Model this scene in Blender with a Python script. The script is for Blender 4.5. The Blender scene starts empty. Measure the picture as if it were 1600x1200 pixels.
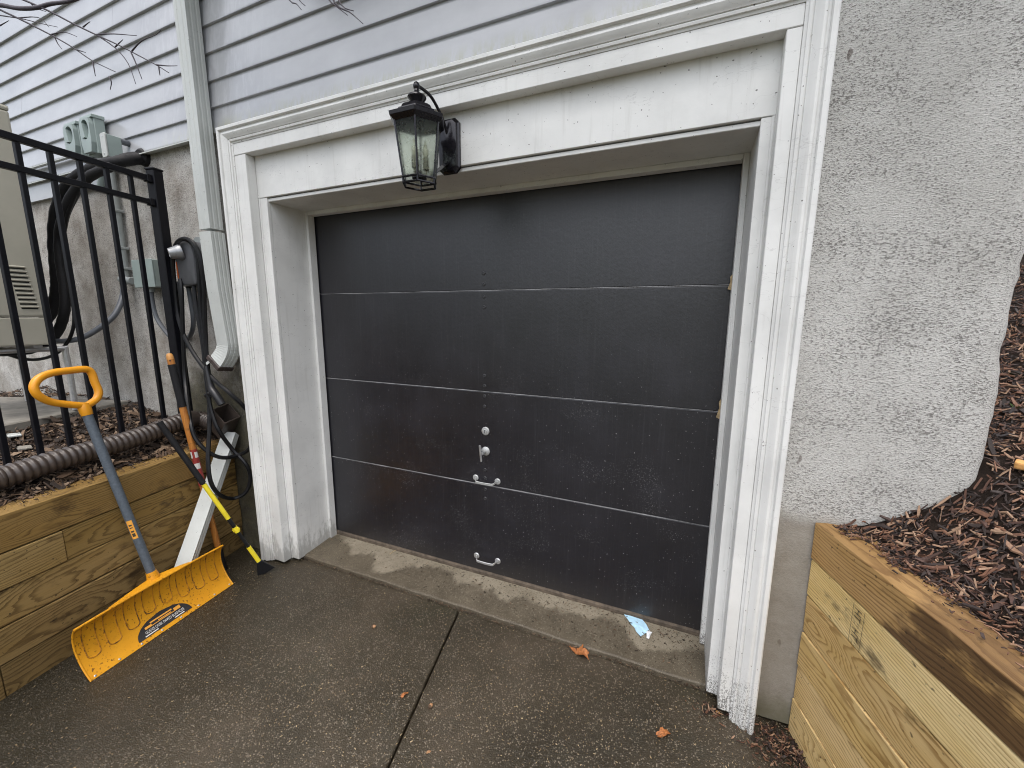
import bpy, bmesh, math, random
import numpy as np
from mathutils import Vector, Matrix, noise

# ------------------------------------------------------------------ camera, sky, sun, exposure
sc = bpy.context.scene
COL = sc.collection
cam_data = bpy.data.cameras.new('camera')
cam = bpy.data.objects.new('camera', cam_data)
COL.objects.link(cam)
cam_data.sensor_width = 36.0
cam_data.lens = 14.3298
cam_data.clip_start = 0.05
cam_data.clip_end = 1000.0
_r = [[0.917781, -0.0693, 0.390994], [0.397067, 0.150081, -0.905435], [0.004066, 0.986242, 0.165258]]
cam.matrix_world = Matrix.Translation(Vector([2.271, -1.9448, 1.6058])) @ Matrix(_r).to_4x4()
sc.camera = cam

SUN_EL, SUN_AZ = math.radians(74), math.radians(165)   # azimuth clockwise from +y
world = bpy.data.worlds.new('World')
sc.world = world
world.use_nodes = True
wt = world.node_tree
bg = wt.nodes['Background']
sky = wt.nodes.new('ShaderNodeTexSky')
sky.sky_type = 'NISHITA'
sky.sun_disc = False
sky.sun_elevation = SUN_EL
sky.sun_rotation = SUN_AZ
sky.dust_density = 5.0
hs = wt.nodes.new('ShaderNodeHueSaturation')
hs.inputs['Saturation'].default_value = 0.50          # overcast: the blue is washed out
wt.links.new(sky.outputs[0], hs.inputs['Color'])
wt.links.new(hs.outputs[0], bg.inputs['Color'])
bg.inputs['Strength'].default_value = 0.15
sun_d = bpy.data.lights.new('sun', 'SUN')
sun = bpy.data.objects.new('sun', sun_d)
COL.objects.link(sun)
sun_d.energy = 0.8
sun_d.angle = math.radians(110)
sun_d.color = (1.0, 0.985, 0.965)
_sd = Vector((math.sin(SUN_AZ) * math.cos(SUN_EL), math.cos(SUN_AZ) * math.cos(SUN_EL), math.sin(SUN_EL)))
sun.rotation_euler = _sd.to_track_quat('Z', 'Y').to_euler()
sun.location = (2, -8, 12)
vs = sc.view_settings
vs.view_transform = 'Standard'
vs.look = 'None'
vs.gamma = 1.0
vs.use_curve_mapping = False
vs.exposure = 1.07
sc.cycles.filter_width = 1.05

R = random.Random(11)
RNG = np.random.default_rng(5)

# ------------------------------------------------------------------ material helper
class G:
    def __init__(s, name, color=(0.5, 0.5, 0.5), rough=0.6, metal=0.0, spec=0.5, coat=0.0):
        s.m = bpy.data.materials.new(name)
        s.m.use_nodes = True
        s.nt = s.m.node_tree
        s.b = s.nt.nodes['Principled BSDF']
        s.set(**{'Base Color': color, 'Roughness': rough, 'Metallic': metal, 'Specular IOR Level': spec, 'Coat Weight': coat})
        s._pos = None
    def put(s, sock, v):
        if isinstance(v, bpy.types.NodeSocket):
            s.nt.links.new(v, sock)
        elif isinstance(v, (tuple, list)) and sock.type == 'RGBA' and len(v) == 3:
            sock.default_value = (*v, 1.0)
        else:
            sock.default_value = v
    def set(s, **kw):
        for k, v in kw.items():
            s.put(s.b.inputs[k], v)
        return s
    def node(s, t, **props):
        n = s.nt.nodes.new(t)
        for k, v in props.items():
            setattr(n, k, v)
        return n
    def pos(s):
        if s._pos is None:
            s._pos = s.node('ShaderNodeNewGeometry').outputs['Position']
        return s._pos
    def island(s):
        return s.node('ShaderNodeNewGeometry').outputs['Random Per Island']
    def obj(s):
        return s.node('ShaderNodeTexCoord').outputs['Object']
    def info(s, k):
        return s.node('ShaderNodeObjectInfo').outputs[k]
    def scale(s, v, x, y, z):
        n = s.node('ShaderNodeVectorMath', operation='MULTIPLY')
        s.put(n.inputs[0], v); n.inputs[1].default_value = (x, y, z)
        return n.outputs[0]
    def add(s, v, w):
        n = s.node('ShaderNodeVectorMath', operation='ADD')
        s.put(n.inputs[0], v); s.put(n.inputs[1], w)
        return n.outputs[0]
    def sep(s, v):
        n = s.node('ShaderNodeSeparateXYZ'); s.put(n.inputs[0], v)
        return n.outputs
    def noise(s, v, sc_, det=4.0, rough=0.55, dist=0.0, out='Fac'):
        n = s.node('ShaderNodeTexNoise')
        s.put(n.inputs['Vector'], v)
        n.inputs['Scale'].default_value = sc_
        n.inputs['Detail'].default_value = det
        n.inputs['Roughness'].default_value = rough
        n.inputs['Distortion'].default_value = dist
        return n.outputs[out]
    def voro(s, v, sc_, feature='F1', rnd=1.0, out='Distance'):
        n = s.node('ShaderNodeTexVoronoi', feature=feature)
        s.put(n.inputs['Vector'], v)
        n.inputs['Scale'].default_value = sc_
        if 'Randomness' in n.inputs: n.inputs['Randomness'].default_value = rnd
        return n.outputs[out]
    def math(s, op, a, b=0.0, c=0.0, clamp=False):
        n = s.node('ShaderNodeMath', operation=op)
        n.use_clamp = clamp
        s.put(n.inputs[0], a); s.put(n.inputs[1], b); s.put(n.inputs[2], c)
        return n.outputs[0]
    def ss(s, x, lo, hi):
        """smooth step of x between lo and hi (hi may be below lo)"""
        n = s.node('ShaderNodeMapRange', interpolation_type='SMOOTHSTEP')
        s.put(n.inputs['Value'], x)
        if hi >= lo:
            n.inputs['From Min'].default_value = lo; n.inputs['From Max'].default_value = hi
            n.inputs['To Min'].default_value = 0; n.inputs['To Max'].default_value = 1
        else:
            n.inputs['From Min'].default_value = hi; n.inputs['From Max'].default_value = lo
            n.inputs['To Min'].default_value = 1; n.inputs['To Max'].default_value = 0
        return n.outputs[0]
    def lerp(s, x, a, b):
        n = s.node('ShaderNodeMapRange')
        s.put(n.inputs['Value'], x)
        n.inputs['To Min'].default_value = a; n.inputs['To Max'].default_value = b
        return n.outputs[0]
    def mix(s, f, a, b, mode='MIX'):
        n = s.node('ShaderNodeMix', data_type='RGBA', blend_type=mode)
        s.put(n.inputs[0], f)
        s.put(n.inputs[6], a); s.put(n.inputs[7], b)
        return n.outputs[2]
    def ramp(s, f, stops, interp='LINEAR'):
        n = s.node('ShaderNodeValToRGB')
        n.color_ramp.interpolation = interp
        el = n.color_ramp.elements
        while len(el) < len(stops): el.new(0.5)
        for e, (p, c) in zip(el, stops):
            e.position = p; e.color = (*c, 1.0)
        s.put(n.inputs[0], f)
        return n.outputs[0]
    def bump(s, h, strength=0.3, dist=0.01):
        n = s.node('ShaderNodeBump')
        s.put(n.inputs['Height'], h)
        n.inputs['Strength'].default_value = strength
        n.inputs['Distance'].default_value = dist
        s.nt.links.new(n.outputs[0], s.b.inputs['Normal'])
        return s

def plain(name, color, rough=0.5, metal=0.0, var=0.15, vscale=30.0, bump=0.0, spec=0.5):
    """a plain painted, plastic or metal surface with slight unevenness"""
    g = G(name, color, rough, metal, spec)
    n = g.noise(g.pos(), vscale, 5, 0.6)
    dk = tuple(c * (1 - var) for c in color); lt = tuple(min(1, c * (1 + var)) for c in color)
    g.set(**{'Base Color': g.ramp(n, [(0.3, dk), (0.7, lt)]), 'Roughness': g.lerp(n, max(0.02, rough - 0.1), min(1, rough + 0.1))})
    if bump: g.bump(g.noise(g.pos(), vscale * 6, 3), bump, 0.002)
    return g.m

MAT = {}
def m_stucco():
    g = G('stucco', rough=0.9, spec=0.25)
    p = g.pos(); X, Y, Z = g.sep(p)
    big = g.noise(p, 2.2, 3, 0.6)
    grit = g.noise(g.scale(p, 0.5, 1.0, 1.0), 290, 3, 0.7)
    grit2 = g.noise(g.scale(p, 0.6, 1.0, 1.0), 210, 2, 0.7)
    patch = g.noise(g.scale(p, 1.0, 1.0, 1.3), 5.5, 4, 0.6)
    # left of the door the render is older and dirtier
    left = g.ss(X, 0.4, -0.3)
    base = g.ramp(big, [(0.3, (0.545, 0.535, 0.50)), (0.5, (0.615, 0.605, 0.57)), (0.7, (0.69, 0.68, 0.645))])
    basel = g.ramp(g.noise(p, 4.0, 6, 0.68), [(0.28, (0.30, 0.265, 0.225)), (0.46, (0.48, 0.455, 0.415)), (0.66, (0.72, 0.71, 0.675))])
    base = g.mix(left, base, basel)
    thr = g.math('ADD', g.lerp(patch, 0.37, 0.615), 0.0)
    dots = g.ss(g.math('SUBTRACT', grit, g.math('SUBTRACT', 1.06, thr)), -0.07, 0.07)
    dots = g.math('MULTIPLY', dots, 0.80)
    smooth = g.math('MULTIPLY', g.ss(Z, 0.80, 0.95), g.math('ADD', 0.25, g.ss(big, 0.2, 0.5), clamp=True))
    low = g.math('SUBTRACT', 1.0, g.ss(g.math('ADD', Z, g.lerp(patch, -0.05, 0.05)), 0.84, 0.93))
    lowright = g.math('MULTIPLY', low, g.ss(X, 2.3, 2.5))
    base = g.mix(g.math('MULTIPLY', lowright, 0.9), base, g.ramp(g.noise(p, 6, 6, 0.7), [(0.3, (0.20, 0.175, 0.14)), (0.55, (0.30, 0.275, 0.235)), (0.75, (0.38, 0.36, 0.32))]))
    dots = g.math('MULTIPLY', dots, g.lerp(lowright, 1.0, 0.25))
    col = g.mix(dots, base, (0.13, 0.12, 0.108))
    # green algae and soil splash low on the left and at the foot of the wall
    alg = g.math('MULTIPLY', g.ss(g.math('ADD', Z, g.math('MULTIPLY', g.math('SUBTRACT', g.noise(p, 7, 5, 0.65), 0.5), 0.55)), 1.38, 1.05), left)
    alg = g.math('MULTIPLY', alg, g.ss(g.math('ADD', X, g.math('MULTIPLY', g.math('SUBTRACT', big, 0.5), 0.8)), -1.5, -0.75))
    col = g.mix(g.math('MULTIPLY', alg, 0.9), col, g.ramp(g.noise(p, 22, 5, 0.7), [(0.3, (0.030, 0.026, 0.014)), (0.6, (0.085, 0.075, 0.035)), (0.8, (0.16, 0.14, 0.085))]))
    foot = g.math('MULTIPLY', g.ss(g.math('ADD', Z, g.math('MULTIPLY', g.math('SUBTRACT', g.noise(p, 11, 5, 0.7), 0.5), 0.34)), 0.19, 0.0), g.ss(X, 2.3, 2.5))
    col = g.mix(g.math('MULTIPLY', foot, 0.75), col, (0.13, 0.122, 0.072))
    # a few fine rust and hair marks beside the casing
    mk = g.math('MULTIPLY', g.ss(g.noise(g.scale(p, 1, 1, 0.45), 26, 2, 0.4), 0.70, 0.745), g.math('MULTIPLY', g.ss(X, 2.72, 2.62), g.ss(X, 2.58, 2.60)))
    col = g.mix(mk, col, (0.07, 0.04, 0.025))
    g.set(**{'Base Color': col})
    h = g.math('ADD', g.math('MULTIPLY', grit, 1.0), g.math('MULTIPLY', g.noise(p, 60, 3, 0.6), 0.5))
    g.bump(g.math('MULTIPLY', h, g.lerp(lowright, 1.0, 0.3)), 0.95, 0.008)
    return g.m
MAT['stucco'] = m_stucco()

def m_white(name='white_paint', col=(0.755, 0.758, 0.735), dirt=1.0):
    g = G(name, rough=0.45, spec=0.4)
    p = g.pos(); X, Y, Z = g.sep(p)
    n = g.noise(p, 3.5, 5, 0.6)
    c = g.ramp(n, [(0.3, tuple(v * 0.86 for v in col)), (0.55, col), (0.75, tuple(min(0.85, v * 1.05) for v in col))])
    streak = g.noise(g.scale(p, 14, 14, 0.9), 3.0, 4, 0.6)
    c = g.mix(g.math('MULTIPLY', g.ss(streak, 0.55, 0.75), 0.22 * dirt), c, (0.42, 0.41, 0.37))
    # specks of mildew, thick near the bottom of the casings
    fine = g.noise(g.scale(p, 1, 1, 0.6), 250, 3, 0.65)
    lowz = g.ss(g.math('ADD', Z, g.math('MULTIPLY', g.math('SUBTRACT', g.noise(p, 12, 4), 0.5), 0.35)), 0.34, 0.02)
    lowz = g.math('MULTIPLY', lowz, g.ss(X, 0.9, 1.6))
    sp = g.ss(g.math('ADD', fine, g.math('MULTIPLY', lowz, 0.17)), 0.63, 0.73)
    c = g.mix(g.math('MULTIPLY', sp, g.lerp(lowz, 0.0, 0.80)), c, (0.06, 0.055, 0.047))
    rare = g.math('MULTIPLY', g.ss(g.noise(p, 105, 1, 0.3), 0.77, 0.79), 0.8 * dirt)
    c = g.mix(rare, c, (0.06, 0.05, 0.045))
    # grey worn feet on the left-hand side
    worn = g.math('MULTIPLY', g.ss(g.math('ADD', Z, g.math('MULTIPLY', g.math('SUBTRACT', g.noise(g.scale(p, 3, 3, 1), 9, 5, 0.7), 0.5), 0.5)), 0.20, 0.06), g.ss(X, 1.0, 0.5))
    c = g.mix(g.math('MULTIPLY', worn, 0.6), c, (0.24, 0.235, 0.21))
    crack = g.math('ABSOLUTE', g.math('SUBTRACT', g.noise(g.scale(p, 1.0, 1, 3.0), 2.3, 5, 0.55), 0.5))
    c = g.mix(g.math('MULTIPLY', g.ss(crack, 0.0022, 0.0005), 0.25 * dirt), c, (0.3, 0.29, 0.28))
    g.set(**{'Base Color': c})
    g.bump(g.math('ADD', g.noise(g.scale(p, 1, 1, 1), 18, 4), g.math('MULTIPLY', fine, 0.15)), 0.12, 0.01)
    return g.m
MAT['white'] = m_white()
MAT['white_metal'] = m_white('white_metal', (0.54, 0.565, 0.545), 0.8)

def m_siding():
    g = G('siding_paint', rough=0.4, spec=0.6, coat=0.35)
    g.set(**{'Coat Roughness': 0.16, 'Coat IOR': 1.5})
    p = g.pos()
    n = g.noise(g.scale(p, 1, 1, 2), 2.5, 5, 0.6)
    wet = g.noise(g.scale(p, 11, 8, 2.6), 3.0, 6, 0.7, 0.4)
    X, Y, Z = g.sep(p)
    c = g.ramp(n, [(0.3, (0.355, 0.364, 0.382)), (0.7, (0.440, 0.450, 0.468))])
    # wet vertical streaks beside the downspout, their sky reflection painted in as lighter colour
    near = g.ss(g.math('ABSOLUTE', g.math('ADD', X, 0.37)), 0.75, 0.15)
    run_sheen = g.math('MULTIPLY', near, g.ss(wet, 0.46, 0.62))
    c = g.mix(g.math('MULTIPLY', run_sheen, 0.42), c, (0.55, 0.555, 0.585))
    alg = g.math('MULTIPLY', g.ss(Z, 2.74, 2.64), g.math('MULTIPLY', g.ss(X, -1.0, -0.5), g.ss(wet, 0.4, 0.62)))
    c = g.mix(g.math('MULTIPLY', alg, 0.55), c, (0.30, 0.31, 0.14))
    g.set(**{'Base Color': c, 'Roughness': g.lerp(wet, 0.16, 0.30)})
    g.bump(g.math('ADD', g.noise(g.scale(p, 30, 30, 8), 2, 4), g.math('MULTIPLY', g.noise(p, 40, 4), 0.6)), 0.07, 0.006)
    return g.m
MAT['siding'] = m_siding()

def m_door():
    g = G('black_door_paint', rough=0.42, spec=0.9)
    p = g.pos(); X, Y, Z = g.sep(p)
    st = g.noise(g.scale(p, 30, 1, 0.8), 3.0, 6, 0.75, 0.5)
    bl = g.noise(p, 2.6, 5, 0.65)
    c = g.ramp(bl, [(0.3, (0.0048, 0.0044, 0.0074)), (0.55, (0.0082, 0.0076, 0.0118)), (0.75, (0.0150, 0.0143, 0.0205))])
    c = g.mix(g.math('MULTIPLY', g.ss(st, 0.5, 0.75), 0.35), c, (0.045, 0.045, 0.05))
    # chalky scuffs in two cloudy bands, plus fine pale specks
    sc1 = g.noise(p, 130, 3, 0.7)
    band = g.math('MULTIPLY', g.ss(g.noise(g.scale(p, 1, 1, 1.4), 3.1, 4, 0.6), 0.50, 0.68), g.ss(Z, 1.4, 1.0))
    scuff = g.math('MULTIPLY', g.ss(sc1, 0.55, 0.68), band)
    c = g.mix(g.math('MULTIPLY', scuff, 0.75), c, (0.14, 0.14, 0.14))
    spk = g.math('MULTIPLY', g.ss(g.noise(p, 120, 0.5, 0.3), 0.775, 0.81), g.ss(Z, 1.7, 0.9))
    c = g.mix(g.math('MULTIPLY', spk, 0.8), c, (0.3, 0.3, 0.3))
    dirtlow = g.math('MULTIPLY', g.ss(g.math('ADD', Z, g.math('MULTIPLY', g.math('SUBTRACT', bl, 0.5), 0.3)), 0.24, 0.06), g.lerp(sc1, 0.1, 0.7))
    c = g.mix(g.math('MULTIPLY', dirtlow, 0.45), c, (0.06, 0.056, 0.05))
    g.set(**{'Base Color': c, 'Roughness': g.lerp(bl, 0.27, 0.46)})
    g.bump(g.math('ADD', g.math('MULTIPLY', st, 0.22), g.math('MULTIPLY', g.noise(p, 60, 4, 0.6), 0.6)), 0.16, 0.006)
    return g.m
MAT['door'] = m_door()

def m_concrete():
    g = G('wet_concrete', rough=0.5, spec=0.5)
    p = g.pos(); X, Y, Z = g.sep(p)
    big = g.noise(p, 1.7, 5, 0.62)
    med = g.noise(p, 9, 5, 0.65)
    c = g.ramp(big, [(0.3, (0.017, 0.0130, 0.0065)), (0.5, (0.037, 0.0285, 0.0165)), (0.7, (0.064, 0.0490, 0.0320))])
    c = g.mix(g.math('MULTIPLY', g.ss(med, 0.5, 0.7), 0.4), c, (0.035, 0.032, 0.022))
    green = g.ss(g.noise(g.add(p, (4.1, 2.2, 0)), 1.1, 4, 0.6), 0.54, 0.72)
    c = g.mix(g.math('MULTIPLY', green, 0.5), c, (0.036, 0.036, 0.018))
    # fine aggregate: every small stone has its own shade
    cell = g.voro(p, 170, out='Color')
    rnd = g.sep(cell)[0]
    dist = g.voro(p, 170)
    stone = g.math('MULTIPLY', g.ss(rnd, 0.66, 1.0), g.ss(dist, 0.60, 0.35))
    c = g.mix(g.math('MULTIPLY', stone, 0.85), c, (0.225, 0.192, 0.145))
    pit = g.math('MULTIPLY', g.ss(rnd, 0.2, 0.02), g.ss(dist, 0.5, 0.25))
    c = g.mix(g.math('MULTIPLY', pit, 0.7), c, (0.012, 0.010, 0.008))
    damp = g.ss(g.math('ADD', g.math('ADD', X, g.math('MULTIPLY', Y, 0.30)), g.math('MULTIPLY', g.math('SUBTRACT', g.noise(p, 2.4, 5, 0.65), 0.5), 0.9)), 0.35, -0.25)  # damp beside the left wall, with the corner's shade painted in as well
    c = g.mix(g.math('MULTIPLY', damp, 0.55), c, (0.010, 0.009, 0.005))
    g.set(**{'Base Color': c, 'Roughness': g.math('ADD', g.lerp(g.noise(p, 3.3, 5, 0.7), 0.26, 0.66), 0.0)})
    h = g.math('ADD', g.math('MULTIPLY', g.ss(dist, 0.6, 0.1), 0.6), g.math('MULTIPLY', g.noise(p, 70, 4, 0.7), 1.2))
    g.bump(h, 0.55, 0.004)
    return g.m
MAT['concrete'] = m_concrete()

def m_threshold():
    g = G('threshold_concrete', rough=0.8, spec=0.3)
    p = g.pos(); X, Y, Z = g.sep(p)
    n = g.noise(p, 7, 6, 0.68)
    dry = g.ramp(n, [(0.3, (0.175, 0.15, 0.108)), (0.7, (0.27, 0.237, 0.178))])
    wetc = g.ramp(n, [(0.3, (0.062, 0.051, 0.035)), (0.7, (0.108, 0.089, 0.062))])
    # rain has soaked the outer part of the slab; the wet edge wanders
    edge = g.math('ADD', Y, g.math('MULTIPLY', g.math('SUBTRACT', g.noise(g.scale(p, 1.0, 0.5, 1), 2.6, 4, 0.55), 0.5), 0.62))
    edge = g.math('ADD', edge, g.math('MULTIPLY', g.ss(X, 1.1, 2.5), 0.06))
    wet = g.ss(edge, 0.0, -0.045)
    c = g.mix(g.math('MULTIPLY', wet, g.lerp(g.noise(p, 2.0, 3), 0.75, 1.0)), dry, wetc)
    cell = g.sep(g.voro(p, 260, out='Color'))[0]
    c = g.mix(g.math('MULTIPLY', g.ss(cell, 0.85, 1.0), 0.35), c, (0.33, 0.29, 0.22))
    c = g.mix(g.math('MULTIPLY', g.ss(cell, 0.12, 0.0), 0.6), c, (0.03, 0.024, 0.018))
    c = g.mix(g.math('MULTIPLY', g.ss(g.noise(p, 42, 3, 0.6), 0.66, 0.72), 0.75), c, (0.035, 0.026, 0.018))
    g.set(**{'Base Color': c, 'Roughness': g.lerp(wet, 0.85, 0.5)})
    g.bump(g.noise(p, 75, 5, 0.7), 0.5, 0.004)
    return g.m
MAT['threshold'] = m_threshold()

def m_timber(name, light, dark, stain=(0.045, 0.028, 0.014), stain_bias=0.0, grad=0.0, rings=105.0, rough=0.75, soaked=0.0):
    """flat-sawn softwood: rings round a wandering pith, knots, saw fuzz, damp stains"""
    g = G(name, rough=rough, spec=0.3)
    o = g.obj(); X, Y, Z = g.sep(o)
    rnd = g.info('Random')
    off = g.node('ShaderNodeCombineXYZ'); g.put(off.inputs[0], g.math('MULTIPLY', rnd, 37.0)); g.put(off.inputs[1], g.math('MULTIPLY', rnd, 11.0)); g.put(off.inputs[2], g.math('MULTIPLY', rnd, 5.0))
    q = g.add(o, off.outputs[0])
    w1 = g.math('SUBTRACT', g.noise(g.scale(q, 1.0, 2.0, 2.0), 1.4, 2, 0.5), 0.5)
    w2 = g.math('SUBTRACT', g.noise(g.scale(q, 1.2, 7.0, 7.0), 2.6, 4, 0.6), 0.5)
    # knots
    kv = g.scale(q, 1.25, 3.2, 4.4)
    kd = g.voro(kv, 1.0)
    knot = g.ss(kd, 0.26, 0.05)
    py = g.math('ADD', Y, g.math('ADD', g.math('ADD', -0.02, g.math('MULTIPLY', g.math('FRACT', g.math('MULTIPLY', rnd, 7.3)), 0.13)), g.math('MULTIPLY', w1, 0.16)))
    pz = g.math('ADD', Z, g.math('ADD', g.math('MULTIPLY', g.math('SUBTRACT', rnd, 0.5), 0.16), g.math('MULTIPLY', X, 0.05)))
    pz = g.math('ADD', pz, g.math('MULTIPLY', w1, 0.10))
    rr = g.math('SQRT', g.math('ADD', g.math('MULTIPLY', py, py), g.math('MULTIPLY', pz, pz)))
    rr = g.math('ADD', rr, g.math('MULTIPLY', w2, 0.030))
    rr = g.math('ADD', rr, g.math('MULTIPLY', knot, 0.045))
    fr = g.math('FRACT', g.math('MULTIPLY', rr, rings))
    late = g.math('MULTIPLY', g.ss(fr, 0.45, 0.90), g.ss(fr, 1.0, 0.94))
    fib = g.noise(g.scale(q, 3, 130, 130), 2.0, 3, 0.6)
    late = g.math('MULTIPLY', late, g.lerp(g.noise(q, 5, 3), 0.45, 1.0))
    c = g.mix(late, light, dark)
    c = g.mix(g.math('MULTIPLY', g.ss(fib, 0.45, 0.75), 0.4), c, tuple(v * 0.62 for v in light))
    tone = g.noise(g.scale(q, 0.8, 3, 3), 2.2, 3, 0.6)
    c = g.mix(g.ss(tone, 0.35, 0.75), c, g.mix(1.0, c, (0.86, 0.80, 0.62), 'MULTIPLY'))
    heart = g.ss(kd, 0.085, 0.045)
    c = g.mix(g.math('MULTIPLY', heart, 0.85), c, g.ramp(g.math('FRACT', g.math('MULTIPLY', kd, 55.0)), [(0.2, (0.075, 0.042, 0.018)), (0.8, (0.19, 0.115, 0.05))]))
    st = g.noise(g.scale(q, 1.0, 2.2, 2.2), 3.4, 5, 0.68)
    lift = g.math('ADD', st, stain_bias)
    if grad: lift = g.math('ADD', lift, g.math('ADD', g.math('MULTIPLY', g.ss(X, -1.40, -1.12), grad), g.math('MULTIPLY', g.math('ABSOLUTE', Z), 0.5)))
    sm = g.ss(lift, 0.60, 0.74)
    c = g.mix(g.math('MULTIPLY', sm, 0.86), c, g.mix(late, tuple(v * 1.9 for v in stain), stain))
    blk = g.math('MULTIPLY', g.ss(g.noise(g.scale(q, 1.6, 4, 4), 7.0, 5, 0.7), 0.63, 0.72), g.ss(lift, 0.55, 0.7))
    c = g.mix(g.math('MULTIPLY', blk, 0.85), c, (0.013, 0.011, 0.009))
    if soaked:   # the weather side of the top timber holds rain and is grimy
        up = g.ss(g.math('ADD', Z, g.math('MULTIPLY', g.math('SUBTRACT', st, 0.5), 0.008)), 0.0655, 0.0700)
        c = g.mix(g.math('MULTIPLY', up, soaked), c, g.mix(late, (0.185, 0.108, 0.042), (0.105, 0.056, 0.020)))
    fl = g.ss(g.noise(q, 70, 1.5, 0.4), 0.72, 0.76)
    c = g.mix(g.math('MULTIPLY', fl, 0.7), c, (0.03, 0.02, 0.012))
    tint = g.node('ShaderNodeMix', data_type='RGBA', blend_type='MULTIPLY')
    tint.inputs[0].default_value = 1.0
    g.put(tint.inputs[6], c); g.put(tint.inputs[7], g.info('Color'))
    g.set(**{'Base Color': tint.outputs[2], 'Roughness': g.lerp(sm, rough, rough - 0.25)})
    h = g.math('ADD', g.math('MULTIPLY', late, 0.5), g.math('ADD', g.math('MULTIPLY', fib, 0.8), g.math('MULTIPLY', st, 0.3)))
    g.bump(h, 0.4, 0.003)
    return g.m
MAT['timber'] = m_timber('pale_timber', (0.77, 0.585, 0.305), (0.35, 0.205, 0.072), stain_bias=-0.015)
MAT['timber_stained'] = m_timber('stained_timber', (0.50, 0.315, 0.132), (0.20, 0.10, 0.036), stain=(0.050, 0.026, 0.012), stain_bias=-0.05, grad=0.27, rings=75, soaked=0.75)
MAT['timber_wet_shaded'] = m_timber('damp_shaded_timber', (0.30, 0.205, 0.082), (0.10, 0.060, 0.021), stain=(0.036, 0.022, 0.010), stain_bias=0.07, rough=0.7)  # damp wood, darkened further to paint in the left wall's shade

def m_mulch(name, dark, mid, light, pale):
    g = G(name, rough=0.72, spec=0.4)
    f = g.island()
    c = g.ramp(f, [(0.0, dark), (0.28, tuple(v * 1.8 for v in dark)), (0.52, mid), (0.78, light), (0.94, pale), (1.0, tuple(v * 0.8 for v in pale))])
    n = g.noise(g.pos(), 160, 3, 0.6)
    c = g.mix(g.math('MULTIPLY', n, 0.5), c, tuple(v * 0.6 for v in dark))
    g.set(**{'Base Color': c, 'Roughness': g.lerp(n, 0.45, 0.85)})
    g.bump(n, 0.3, 0.003)
    return g.m
MAT['mulch'] = m_mulch('bark_mulch', (0.020, 0.0135, 0.0115), (0.090, 0.045, 0.032), (0.225, 0.105, 0.058), (0.42, 0.27, 0.175))
MAT['leaf_litter'] = m_mulch('leaf_litter', (0.022, 0.015, 0.011), (0.060, 0.036, 0.022), (0.155, 0.095, 0.055), (0.30, 0.21, 0.14))
def m_soil():
    g = G('dark_soil', rough=0.9, spec=0.2)
    p = g.pos()
    g.set(**{'Base Color': g.ramp(g.noise(p, 40, 6, 0.7), [(0.3, (0.010, 0.007, 0.005)), (0.6, (0.028, 0.018, 0.013)), (0.8, (0.065, 0.038, 0.024))])})
    g.bump(g.noise(p, 55, 6, 0.75), 0.9, 0.02)
    return g.m
MAT['soil'] = m_soil()
def m_grass():
    g = G('lawn', rough=0.9, spec=0.2)
    p = g.pos()
    g.set(**{'Base Color': g.ramp(g.noise(p, 3, 8, 0.7), [(0.3, (0.035, 0.045, 0.016)), (0.7, (0.075, 0.085, 0.035))])})
    g.bump(g.noise(p, 60, 5, 0.7), 0.8, 0.03)
    return g.m
MAT['grass'] = m_grass()

MAT['fence'] = plain('black_fence_paint', (0.0065, 0.0068, 0.0095), 0.38, 0.0, 0.25, 25, spec=0.2)
MAT['black_rubber'] = plain('black_rubber', (0.0095, 0.0098, 0.011), 0.36, 0.0, 0.25, 40, spec=0.3)
MAT['black_foam'] = plain('black_foam', (0.0105, 0.0105, 0.012), 0.6, 0.0, 0.35, 120, 0.6, 0.3)
MAT['grey_box'] = plain('grey_enamel', (0.285, 0.345, 0.33), 0.45, 0.0, 0.08, 10)
MAT['grey_pvc'] = plain('grey_pvc', (0.29, 0.315, 0.31), 0.5, 0.0, 0.1, 12)
MAT['dark_conduit'] = plain('dark_grey_conduit', (0.10, 0.11, 0.125), 0.42, 0.0, 0.15, 18)
MAT['lantern_black'] = plain('lantern_black', (0.016, 0.015, 0.019), 0.17, 0.3, 0.3, 50)
MAT['lantern_inner'] = plain('candle_sleeve', (0.20, 0.19, 0.15), 0.55, 0, 0.2, 40)
MAT['silver'] = plain('cast_silver', (0.52, 0.53, 0.52), 0.48, 0.55, 0.2, 120, 0.2)
MAT['galv'] = plain('bright_steel', (0.62, 0.63, 0.64), 0.35, 0.8, 0.1, 60)
MAT['bolt'] = plain('black_bolt', (0.055, 0.055, 0.058), 0.4, 0.3, 0.3, 120)
MAT['charger'] = plain('charger_grey', (0.075, 0.078, 0.085), 0.42, 0.0, 0.1, 15)
MAT['charger_dark'] = plain('charger_black', (0.02, 0.02, 0.022), 0.35, 0.0, 0.1, 15)
MAT['ac'] = plain('beige_enamel', (0.40, 0.385, 0.32), 0.4, 0.0, 0.06, 6)
MAT['dark_gap'] = plain('dark_opening', (0.014, 0.014, 0.013), 0.8, 0.0, 0.1, 8)
MAT['pad'] = plain('concrete_pad', (0.23, 0.215, 0.185), 0.85, 0.0, 0.35, 9, 0.5)
MAT['brown_pipe'] = plain('brown_plastic', (0.060, 0.047, 0.040), 0.34, 0.0, 0.25, 30)
MAT['brown_dark'] = plain('brown_adaptor', (0.048, 0.034, 0.030), 0.45, 0.0, 0.3, 30)
MAT['shaft_grey'] = plain('blue_grey_shaft', (0.085, 0.105, 0.128), 0.5, 0.0, 0.25, 90, 0.3)
MAT['yellow_grip'] = plain('amber_plastic', (0.72, 0.30, 0.012), 0.33, 0.0, 0.1, 12)
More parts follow.
